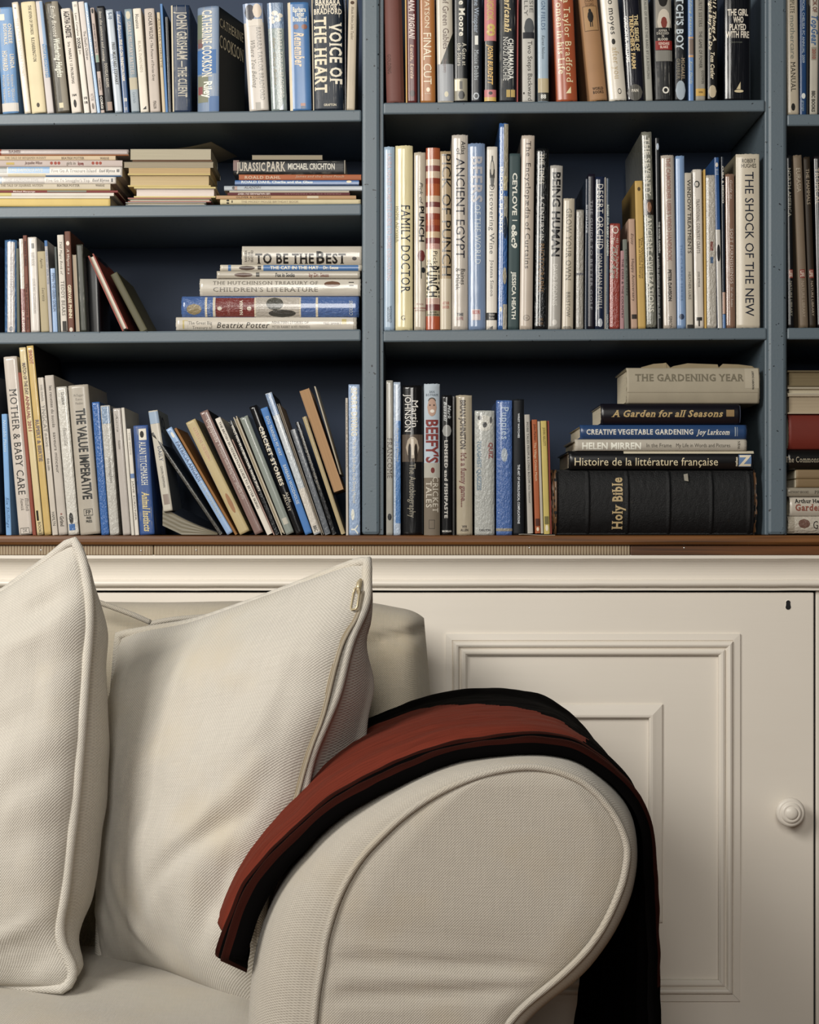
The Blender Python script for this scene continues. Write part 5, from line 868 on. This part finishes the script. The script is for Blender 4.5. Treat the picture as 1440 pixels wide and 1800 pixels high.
def ring_mid(t):                                        # quarter-round padding between front panel edge and arm body
    s, c = math.sin(t*math.pi/2), math.cos(t*math.pi/2)
    r = []
    for a, b in zip(inn, out): r.append(Vector((a.x+(b.x-a.x)*s, YF+(YO-YF)*(1-c), a.z+(b.z-a.z)*s)))
    return r
rings = [ring_mid(i/8) for i in range(9)]
for i in range(1, 15):
    y = YO+(YB-YO)*i/14; rings.append([Vector((p.x, y, p.z+.010*(i/14)*max(0, (p.z-.4)/.33)+.0015*noise.noise(Vector((p.x*9, y*9, p.z*9))))) for p in out])
L = [0]
for a, b in zip(out, out[1:]): L.append(L[-1]+(b-a).length)
vs, uvs, fs = [], [], []; vv = 0
for i, r in enumerate(rings):
    if i: vv += (r[75]-rings[i-1][75]).length
    for j, p in enumerate(r): vs.append(p); uvs.append((L[j], vv))
fs = [(i*NS+j, i*NS+j+1, (i+1)*NS+j+1, (i+1)*NS+j) for i in range(len(rings)-1) for j in range(NS-1)]
link('arm', uvmesh('arm', vs, fs, uvs, [MLIN]), sofa)
# front panel, filled by rungs from the profile's lower edge upwards, with two soft creases
cx = [.5*(inn[j].x+inn[NS-1-j].x) for j in range(NS//2)]
vs, uvs, fs = [], [], []; M_ = 40; half = NS//2
def creased(x, z):
    y = 0
    for z0, sl, amp, wd in ((P(0, 1690, YF).z, -.035, .0075, .008), (P(0, 1748, YF).z, .03, .006, .008), (P(0, 1640, YF).z, -.12, .003, .022)):
        t = z-(z0+sl*(x+.05)); y += amp*math.exp(-(t/wd)**2)*min(1, max(0, (x+.115)/.03))*min(1, max(0, (.2-x)/.1))
    return y+.0022*noise.noise(Vector((x*7, z*9, 2)))
for j in range(half):
    a, b = inn[j], inn[NS-1-j]
    for i in range(M_+1):
        u = i/M_; x, z = a.x+(b.x-a.x)*u, a.z+(b.z-a.z)*u; e = min(1, min(u, 1-u)*8)*min(1, (half-1-j)/8)
        vs.append((x, YF+.003-.010*math.sqrt(max(e, 0)+.0001)+creased(x, z)*e, z)); uvs.append((x, z))
fs = [(j*(M_+1)+i, j*(M_+1)+i+1, (j+1)*(M_+1)+i+1, (j+1)*(M_+1)+i) for j in range(half-1) for i in range(M_)]
link('arm_panel', uvmesh('arm_panel', vs, fs, uvs, [MLIN]), sofa)
v, f = tube([(p.x, YF-.0035, p.z) for p in inn], .0046, 8); link('piping', uvmesh('piping', v, f, [(q[0]+q[1], q[2]) for q in v], [MLIN]), sofa)
# back, with box end, crease and piping
def back():
    x0, x1, z0, z1, y0, y1 = -1.95, .020, .16, .889, -.30, -.055; vs, uvs = [], []; NXX, NR = 110, 180
    for i in range(NXX+1):
        u = i/NXX; x = x0+(x1-x0)*(1-(1-u)**1.8); e = (x1-x)/.045; rr = 1-max(0, 1-e)**3*.5
        for k in range(NR):
            an = 2*math.pi*k/NR; c, s = math.cos(an), math.sin(an); pw = 5.0
            den = (abs(c)**pw+abs(s)**pw)**(1/pw); yy, zz = c/den, s/den
            hy, hz = (y1-y0)/2*(rr), (z1-z0)/2*(1-.045*max(0, 1-e)**3)
            y = (y0+y1)/2+yy*hy; z = (z0+z1)/2+zz*hz-.012*math.exp(-((x-.0)/.05)**2)*(zz > .5)
            dent = .020*math.exp(-((z-(.842+.20*(x-.0)))/.0075)**2)*max(0, min(1, (x+.09)/.04))*(1 if yy < -.5 else .3)
            bl = .03*math.exp(-((z-.70)/.14)**2)*(1 if x > -.05 else 0)*max(0, (x+.05)/.07)
            vs.append((x+bl*(.5), y+dent-.012*math.sin(math.pi*min(1, max(0, (z-z0)/(z1-z0))))*(yy < -.5)+.003*noise.noise(Vector((x*6, z*8, 5))), z+.003*noise.noise(Vector((x*5, y*5, 1))))); uvs.append((x, z+y))
    fs = [(i*NR+k, i*NR+(k+1) % NR, (i+1)*NR+(k+1) % NR, (i+1)*NR+k) for i in range(NXX) for k in range(NR)]+[list(range(NR)), [NXX*NR+k for k in range(NR)][::-1]]
    link('back', uvmesh('back', vs, fs, uvs, [fabric('sofa_back_linen', 'bfb4a0', 1.0, per=.0032)]), sofa)
back()
v, f = tube(smooth_path([P(262, 1097, -.31), P(300, 1089, -.318), P(360, 1084, -.318), P(430, 1082, -.315), P(500, 1084, -.31)], 30), .0042, 8); link('piping', uvmesh('piping', v, f, [(q[0]+q[1], q[2]) for q in v], [MLIN]), sofa)
v, f = tube(smooth_path([P(150, 1050, -.315), P(205, 1070, -.318), P(235, 1081, -.318), P(264, 1094, -.312)], 30), .0042, 8); link('piping', uvmesh('piping', v, f, [(q[0]+q[1], q[2]) for q in v], [MLIN]), sofa)
# seat cushion, frame, base
def seat():
    x0, x1, y0, y1 = -1.95, -.150, -.93, -.27; vs, uvs, fs = [], [], []; A, B = 80, 40
    def top(x, y):
        u, v_ = (x-x0)/(x1-x0), (y-y0)/(y1-y0); e = (max(0, min(1, u*30))*max(0, min(1, (1-u)*24)))**.5*(max(0, min(1, v_*8))*max(0, min(1, (1-v_)*8)))**.5
        return .315+.040*e+.034*math.exp(-((x+.55)/.34)**2)*math.sin(math.pi*v_)*e+.004*noise.noise(Vector((x*4, y*5, 7)))+.0035*math.sin(y*34+x*9)*math.exp(-((x+.5)/.25)**2)*(v_ < .5)
    for i in range(A+1):
        for j in range(B+1):
            x, y = x0+(x1-x0)*i/A, y0+(y1-y0)*j/B; vs.append((x, y, top(x, y))); uvs.append((x, y))
    n = len(vs); fs = [(i*(B+1)+j, (i+1)*(B+1)+j, (i+1)*(B+1)+j+1, i*(B+1)+j+1) for i in range(A) for j in range(B)]
    rim = [i*(B+1) for i in range(A+1)]+[A*(B+1)+j for j in range(1, B+1)]+[i*(B+1)+B for i in range(A-1, -1, -1)]+[j for j in range(B-1, 0, -1)]
    for r in rim: vs.append((vs[r][0], vs[r][1], .20)); uvs.append((vs[r][0]+vs[r][1], .2))
    m = len(rim); fs += [(rim[i], n+i, n+(i+1) % m, rim[(i+1) % m]) for i in range(m)]+[[n+i for i in range(m)]]
    link('seat_cushion', uvmesh('seat_cushion', vs, fs, uvs, [MLIN]), sofa)
seat()
b = MB(); b.box((-1.95, -.88, .08), (-.14, -.06, .199), MLIN, .01); b.build('seat_frame', sofa)
for x in (-1.9, .02):
    for y in (-.78, -.14):
        v, f = tube([(x, y, .105), (x, y, .02), (x, y, .0)], lambda t: .026-.008*t, 14); link('leg', mesh('leg', v, f, [MW3], None, True), sofa)
b = MB(); b.box((-.13, -.80, .09), (.10, -.14, .11), MLIN); b.build('arm_base', sofa)
# ------------------------------------------------------------------ scatter cushions
def coons(B, T_, Lf, Rt, u, v):
    c = B(u)*(1-v)+T_(u)*v+Lf(v)*(1-u)+Rt(v)*u
    return c-(B(0)*(1-u)*(1-v)+B(1)*u*(1-v)+T_(0)*(1-u)*v+T_(1)*u*v)
def curve(pts, n=60):
    q = smooth_path(pts, n, 2)
    def f(t):
        a = t*(n-1); i = min(int(a), n-2); return q[i].lerp(q[i+1], a-i)
    return f
def curve1(pts):
    def f(v):
        for (a, x), (b, y) in zip(pts, pts[1:]):
            if v <= b: t = (v-a)/(b-a); t = t*t*(3-2*t); return x+(y-x)*t
        return pts[-1][1]
    return f
ZPX = [(632, 1040), (634, 1062), (628, 1085), (612, 1108), (594, 1135), (586, 1170), (578, 1215), (564, 1258), (548, 1288), (538, 1318), (533, 1355), (522, 1400), (508, 1438), (490, 1465), (483, 1500)]
def cushion(name, label, bot, top, lft, rgt, tf, tb, bx, seed, zipper=None, mat=None, piping=.0062, wr=()):
    root = tag(link(name, None), label, 'cushion', 'scatter cushions on the sofa'); mat = mat or MCUSH
    Bc, Tc, Lc, Rc = curve([P(*p) for p in bot]), curve([P(*p) for p in top]), curve([P(*p) for p in lft]), curve([P(*p) for p in rgt])
    R_ = (Rc(.5)-Lc(.5)); U_ = (Tc(.5)-Bc(.5)); nrm = R_.cross(U_).normalized()
    if nrm.y > 0: nrm = -nrm
    W_, H_ = R_.length, U_.length; NN = 90
    def surf(u, v, side):
        p = coons(Bc, Tc, Lc, Rc, u, v); a = 4*u*(1-u); b_ = 4*v*(1-v)
        t = (max(0, a)*1.0)**(.5 if side > 0 else .42)*max(0, b_)**(.42 if side > 0 else .4); amp = tf if side > 0 else tb
        q = p+nrm*(amp*t*side)
        if side < 0: q = q+Vector((bx(v)*max(0, min(1, (1-u)/.10))**.8*max(0, min(1, u*3)), 1.0*abs(bx(v))*max(0, min(1, (1-u)/.06))**.5, 0))
        env = min(1, max(0, a*2.5))*min(1, max(0, b_*2.5))
        d = .013*noise.noise(Vector((u*2.4+seed, v*2.8, seed)))+.0055*noise.noise(Vector((u*7+seed, v*6, 1)))+.0022*noise.noise(Vector((u*19+seed, v*13, 9)))
        edge = (1-min(1, a*1.6))*.006*noise.noise(Vector((v*16+seed, seed, 4)))
        for (uc, vc, du, dv, ang, am) in wr:               # soft folds: ridge lines of their own place and slope
            s_, c_ = math.sin(ang), math.cos(ang); x, y = (u-uc)*c_+(v-vc)*s_, -(u-uc)*s_+(v-vc)*c_
            d += am*math.exp(-(x/du)**2-(y/dv)**2)*(1 if side > 0 else 0)
        return q+nrm*((d*env+edge*min(1, b_*4))*side)
    for side, nm in ((1, 'front_cover'), (-1, 'rear_cover')):
        vs, uvs = [], []
        for i in range(NN+1):
            for j in range(NN+1):
                u, v = i/NN, j/NN; u = .5-.5*math.cos(math.pi*u); v = .5-.5*math.cos(math.pi*v)
                vs.append(surf(u, v, side)); uvs.append((u*W_, v*H_))
        k = NN+1; fs = [(i*k+j, (i+1)*k+j, (i+1)*k+j+1, i*k+j+1) for i in range(NN) for j in range(NN)]
        if side < 0: fs = [f[::-1] for f in fs]
        link(nm, uvmesh(nm, vs, fs, uvs, [mat]), root)
    loop = [q_+nrm*.0055 for q_ in ([Bc(i/40) for i in range(40)]+[Rc(i/60) for i in range(60)]+[Tc(1-i/40) for i in range(40)]+[Lc(1-i/40) for i in range(40)])]
    v, f = tube(loop, piping, 10, True); link('piping', uvmesh('piping', v, f, [(q[0]+q[1], q[2]) for q in v], [mat]), root)
    if zipper:
        mm, nt, bs = nodes('zip_coil'); bs.inputs['Base Color'].default_value = lin('94866f'); bs.inputs['Roughness'].default_value = .4
        zp = smooth_path([Vector((a, 0, b)) for a, b in zipper], 60, 2); path = []
        cand = [surf(.62+.375*a/60, .25+.74*b/140, 1)+nrm*.0012 for a in range(61) for b in range(141)]
        cpx = [(720+c.x*1000*D0/(D0+c.y), HY-(c.z-ZH)*1000*D0/(D0+c.y)) for c in cand]
        for q in zp:
            k = min(range(len(cand)), key=lambda i: (cpx[i][0]-q.x)**2+(cpx[i][1]-q.z)**2); path.append(cand[k])
        path = smooth_path(path[::-1][::6]+[path[0]], 90, 3)
        for off, m_, nm, rad in ((-.0045, MTAPE, 'zip_tape', .0026), (.0045, MTAPE, 'zip_tape', .0026), (-.0013, mm, 'zip_teeth', .0011), (.0013, mm, 'zip_teeth', .0011)):
            rr = R_.normalized(); v, f = tube([p+rr*off+nrm*(.0006 if nm == 'zip_teeth' else -.0008) for p in path], rad, 6)
            link(nm, uvmesh(nm, v, f, [(q[0], q[2]) for q in v], [m_]), root)
        e = path[-1]; up = (path[-1]-path[-3]).normalized(); rr = R_.normalized()
        mp, nt, bs = nodes('zip_metal'); bs.inputs['Base Color'].default_value = lin('c8b998'); bs.inputs['Metallic'].default_value = .5; bs.inputs['Roughness'].default_value = .35
        v, f = tube([e-up*.004+nrm*.003, e+up*.004+nrm*.0055, e+up*.013+nrm*.0055, e+up*.019+nrm*.003], lambda t: .0022+.0018*math.sin(math.pi*t), 10); sl = link('zip_slider', mesh('zip_slider', v, f, [mp], None, True), root)
        q = [e+up*.006+nrm*.0085+rr*a*.0055-up*b_*.036 for a, b_ in ((-.6, .05), (-1, .25), (-1, .9), (-.7, 1), (.7, 1), (1, .9), (1, .25), (.6, .05))]
        v, f = tube(q, .0015, 8, True); link('zip_pull', mesh('zip_pull', v, f, [mp], None, True), root)
    return root, surf, nrm
cushion('cushion', 'pale beige linen cushion with zipped piped edge leaning beside the draped arm',
    [(180, 1692, -.43), (215, 1697, -.44), (300, 1707, -.48), (370, 1735, -.55), (430, 1768, -.60), (474, 1792, -.62)],
    [(214, 1118, -.37), (270, 1108, -.385), (340, 1098, -.40), (400, 1078, -.42), (470, 1053, -.45), (560, 1018, -.49), (625, 992, -.515), (650, 987, -.525)],
    [(180, 1692, -.43), (182, 1600, -.42), (186, 1480, -.41), (197, 1340, -.40), (206, 1220, -.385), (214, 1118, -.37)],
    [(474, 1792, -.62), (466, 1720, -.625), (462, 1640, -.63), (470, 1560, -.63), (488, 1505, -.63), (520, 1450, -.625), (538, 1395, -.62), (548, 1335, -.615), (572, 1278, -.61), (598, 1218, -.60), (610, 1160, -.59), (622, 1118, -.58), (641, 1080, -.565), (650, 1050, -.55), (649, 1015, -.535), (650, 987, -.525)],
    .105, .088, curve1([(0, .05), (.25, .065), (.5, .070), (.7, .050), (.85, .018), (.93, .004), (1, 0)]), 3.1, ZPX, None, .0074,
    [(.42, .10, .10, .03, 2.5, .008), (.75, .35, .25, .03, .5, -.010), (.80, .45, .2, .03, .7, .006), (.86, .23, .12, .04, .9, -.012), (.75, .72, .05, .2, -.5, -.006), (.25, .92, .25, .03, .15, -.006)])
cushion('cushion', 'plump beige linen cushion with thick piped seam sitting on the seat at the picture edge',
    [(-330, 1720, -.56), (-200, 1728, -.58), (0, 1732, -.62), (60, 1735, -.64), (112, 1738, -.655)],
    [(-330, 1165, -.46), (-200, 1130, -.48), (-80, 1090, -.50), (0, 1050, -.53), (50, 1013, -.55), (92, 983, -.565), (126, 953, -.575), (134, 953, -.575)],
    [(-330, 1720, -.56), (-350, 1550, -.53), (-350, 1330, -.50), (-330, 1165, -.46)],
    [(112, 1738, -.655), (124, 1732, -.655), (133, 1712, -.655), (129, 1692, -.655), (114, 1668, -.655), (108, 1640, -.655), (109, 1610, -.655), (117, 1580, -.655), (125, 1500, -.65), (135, 1420, -.645), (143, 1330, -.635), (149, 1250, -.625), (154, 1180, -.615), (160, 1110, -.605), (161, 1060, -.60), (155, 1015, -.59), (146, 975, -.58), (134, 953, -.575)],
    .10, .105, curve1([(0, .0), (.05, .022), (.2, .040), (.5, .036), (.8, .028), (.93, .016), (1, 0)]), 8.7, None, None, .0070,
    [(.93, .88, .12, .035, .0, -.012), (.86, .82, .16, .03, .05, .006), (.70, .60, .22, .04, .2, -.007), (.9, .48, .1, .03, .2, -.005), (.86, .14, .2, .02, .25, .008), (.93, .08, .12, .03, .4, -.008), (.7, .3, .2, .05, -.1, .006)])
# ------------------------------------------------------------------ throw over the arm
def velvet(name, hexc, sheen):
    m, nt, bs = nodes(name); c = lin(hexc); v = coords(nt, (1, 1, 1), uv=True); n = noise_n(nt, coords(nt, (8, 160, 1), uv=True), 1, 4, .6); f = noise_n(nt, v, 700, 2)
    nt.links.new(mix(nt, ramp(nt, n, .3, .7), dark(c, .62), c), bs.inputs['Base Color']); bs.inputs['Roughness'].default_value = .95; bs.inputs['Specular IOR Level'].default_value = .04
    bs.inputs['Sheen Weight'].default_value = sheen; bs.inputs['Sheen Roughness'].default_value = .4; bs.inputs['Sheen Tint'].default_value = (.9, .4, .3, 1)
    bump(nt, bs, f, .5, .001); return m
MRED = velvet('rust_velvet', '6e3024', .05); MDRED = velvet('dark_rust_velvet', '2a0f0a', .04); MBLK = velvet('black_velvet', '040303', .0)
def throw():
    base = [p for p in out]; j0 = min(range(NS), key=lambda j: (base[j]-P(456, 1668, YO)).length)
    jr = max(range(NS), key=lambda j: base[j].x); path = base[j0:jr+1]
    xr = path[-1].x; zr = path[-1].z
    path = path+[Vector((xr+.002, YO, zr-.03)), Vector((xr+.004, YO, .45)), Vector((xr+.003, YO, .30)), Vector((xr, YO, .16))]
    NP = 240; path = resample(path, NP)
    nr = []
    for i in range(NP):
        a, b = path[max(0, i-1)], path[min(NP-1, i+1)]; t = (b-a).normalized(); nr.append(Vector((-t.z, 0, t.x)))
    # cross-section across the arm: (depth y, height above arm, material)
    cs = []
    def add(y, h, m): cs.append((y, h, m))
    y = -.838
    def prof_h(t):      # t 0..1 front to back
        if t < .07: return .010*math.sin(math.pi*min(1, t/.14))+.001
        if t < .10: return .006
        return .011
    NT = 130
    vs, uvs, mi, fs = [], [], [], []
    Ls = [0]
    for a, b in zip(path, path[1:]): Ls.append(Ls[-1]+(b-a).length)
    LT = Ls[-1]; crest = max(range(NP), key=lambda i: path[i].z); sc = crest/NP
    for i in range(NP):
        s = i/(NP-1); yb = -.27+.0*s; yf = -.838
        hang = max(0, (Ls[i]-Ls[-1]*.70)/(Ls[-1]*.30))
        yb = yb-.02*math.sin(s*9)+.02*hang-.06*max(0, .12-s)/.12; yf = yf+.012*noise.noise(Vector((s*7, 0, 0)))+.012*hang
        for k in range(NT+1):
            t = k/NT; y = yf+(yb-yf)*t
            h = .004+.0085*(1-math.exp(-((t)/.012)))                                 # rolled front edge rises at once
            g = lambda c, w_: math.exp(-((t-c)/w_)**2)
            h += .007*g(.035, .022)+.009*g(.10, .03)-.006*g(.065, .012)-.008*g(.15, .02)+.008*g(.22, .06)+.006*g(.5, .2)
            h += .007*g(.93, .05)
            fade = min(1, (1-t)/.012)*min(1, t/.006+.15)
            h = h*(.25+.75*fade)
            h *= (1.0+.9*max(0, .14-s)/.14+.25*math.sin(s*11)*.3)
            h += .0030*noise.noise(Vector((s*10, t*14, 2)))+.0014*noise.noise(Vector((s*40, t*30, 5)))
            p = path[i]+nr[i]*max(.0012, h+.0015)
            if s > .62: p = p+Vector((.006*math.sin(t*22+1)*min(1, (s-.62)/.2), 0, 0))
            if hang > 0 and t > .5: p.x -= .030*hang*(t-.5)*2
            endw = 0
            if i == 0: p = path[i]+nr[i]*.001
            p = Vector((p.x, y+(.010 if i < 2 else 0), p.z-(.008*math.sin(t*26)+.006)*max(0, 1-s/.05))); p.z += .012*((y-YO)/(YB-YO))*max(0, (p.z-.4)/.33)
            ex = max(0, min(1, (t-.13)/.22)); ex = ex*ex*(3-2*ex); p = p+nr[i]*(.034*max(0, 1-s/.42)*ex)
            if s < .25:                                                  # the hanging end: soft rounded lobes, swinging clear of the arm
                e = 1-s/.25; p = p+nr[i]*(.006*e*(1+math.sin(t*15))); lob = .028*abs(math.sin(t*9+.6))*max(0, 1-s/.06)
                p.z -= lob-.010*max(0, 1-s/.06)
            vs.append(p); uvs.append((Ls[i], t*.55))
    K_ = NT+1
    for i in range(NP-1):
        s = (i+.5)/(NP-1)
        for k in range(NT):
            t = (k+.5)/NT; fs.append((i*K_+k, (i+1)*K_+k, (i+1)*K_+k+1, i*K_+k+1))
            wob = .006*noise.noise(Vector((s*9, 1, 0))); tt = t+wob
            right_end = .46+.10*(t)                                                # the rust face runs out in a slant beyond the crest
            tt = t if t < .2 else tt
            if tt < .012: m = 2
            elif tt < .05: m = 1 if s < .75 else 2
            elif tt < .085: m = 2
            elif tt < .125: m = 1 if s < .72 else 2
            elif tt < .165: m = 2
            elif s < right_end-.0+.0 and tt < .80-.55*max(0, (s-.30)/.25): m = 0
            else: m = 2
            mi.append(m)
    ob = link('throw_blanket', uvmesh('throw_blanket', vs, fs, uvs, [MRED, MDRED, MBLK], mi))
    sm = ob.modifiers.new('thickness', 'SOLIDIFY'); sm.thickness = .0015; sm.offset = -1
    tag(ob, 'folded rust red and black velvet throw blanket draped over the sofa arm', 'blanket')
throw()
# ------------------------------------------------------------------ labels of the books
PLACE = {'LA': ('top shelf over cushions', 'books standing on the top shelf above the cushions', 1), 'LC': ('third shelf over cushions', 'books standing on the third shelf above the cushions', 1),
         'LD': ('ledge over the cushions', 'books standing on the wooden ledge above the cushions', 1),
         'CA': ('top shelf between the posts', 'books standing on the top shelf between the posts', 0), 'CB': ('middle shelf between the posts', 'books standing on the middle shelf between the posts', 0),
         'CD': ('ledge between the posts', 'books standing on the wooden ledge between the posts', 0),
         'RA': ('top shelf, edge bay', 'books standing on the top shelf of the edge bay', 0), 'RB': ('middle shelf, edge bay', 'books standing on the middle shelf of the edge bay', 0)}
for key, lst in ROWS.items():
    pl, grp, rev = PLACE[key]; lst.sort(key=lambda t: t[0], reverse=bool(rev))
    for i, (_, o, desc) in enumerate(lst):
        tag(o, '%s, %s from the post, %s' % (desc, ordinal(i+1), pl), 'book', grp)
for nm, lst in STACKS.items():
    grp = 'books in the '+nm
    for i, (o, _, desc) in enumerate(lst):
        pos = 'bottom' if i == 0 else ('topmost' if i == len(lst)-1 else ordinal(i+1)+' up')
        tag(o, '%s, %s in the %s' % (desc, pos, nm), 'book', grp)
import re as _re
_cuts = [(' above the cushions', ' over cushions'), (' between the posts', ' between posts'), (', edge bay', ''), ('ledge over the cushions', 'ledge over cushions'), (' from the post', ' from post'), (' in the tall stack beside the post', ' in tall stack beside post'), (' with ', ', '), (' in the ', ' in '), (' paperback', ' book'), (' slim', ''), (' stone', '')]
for o in SC.objects:
    if 'label' in o and 'category' in o:
        L_ = o['label']
        for a_, b_ in _cuts:
            if len(_re.findall(r"[A-Za-z0-9][A-Za-z0-9'-]*", L_)) > 16: L_ = L_.replace(a_, b_)
        o['label'] = L_
tag(SC.objects['leather_bible'], 'great black leather book with raised bands and gilt blackletter, carrying the garden books', 'book')
bad = [o['label'] for o in SC.objects if 'label' in o and not 4 <= len(o['label'].split()) <= 16]
if bad: print('LABELS TOO LONG:', bad)
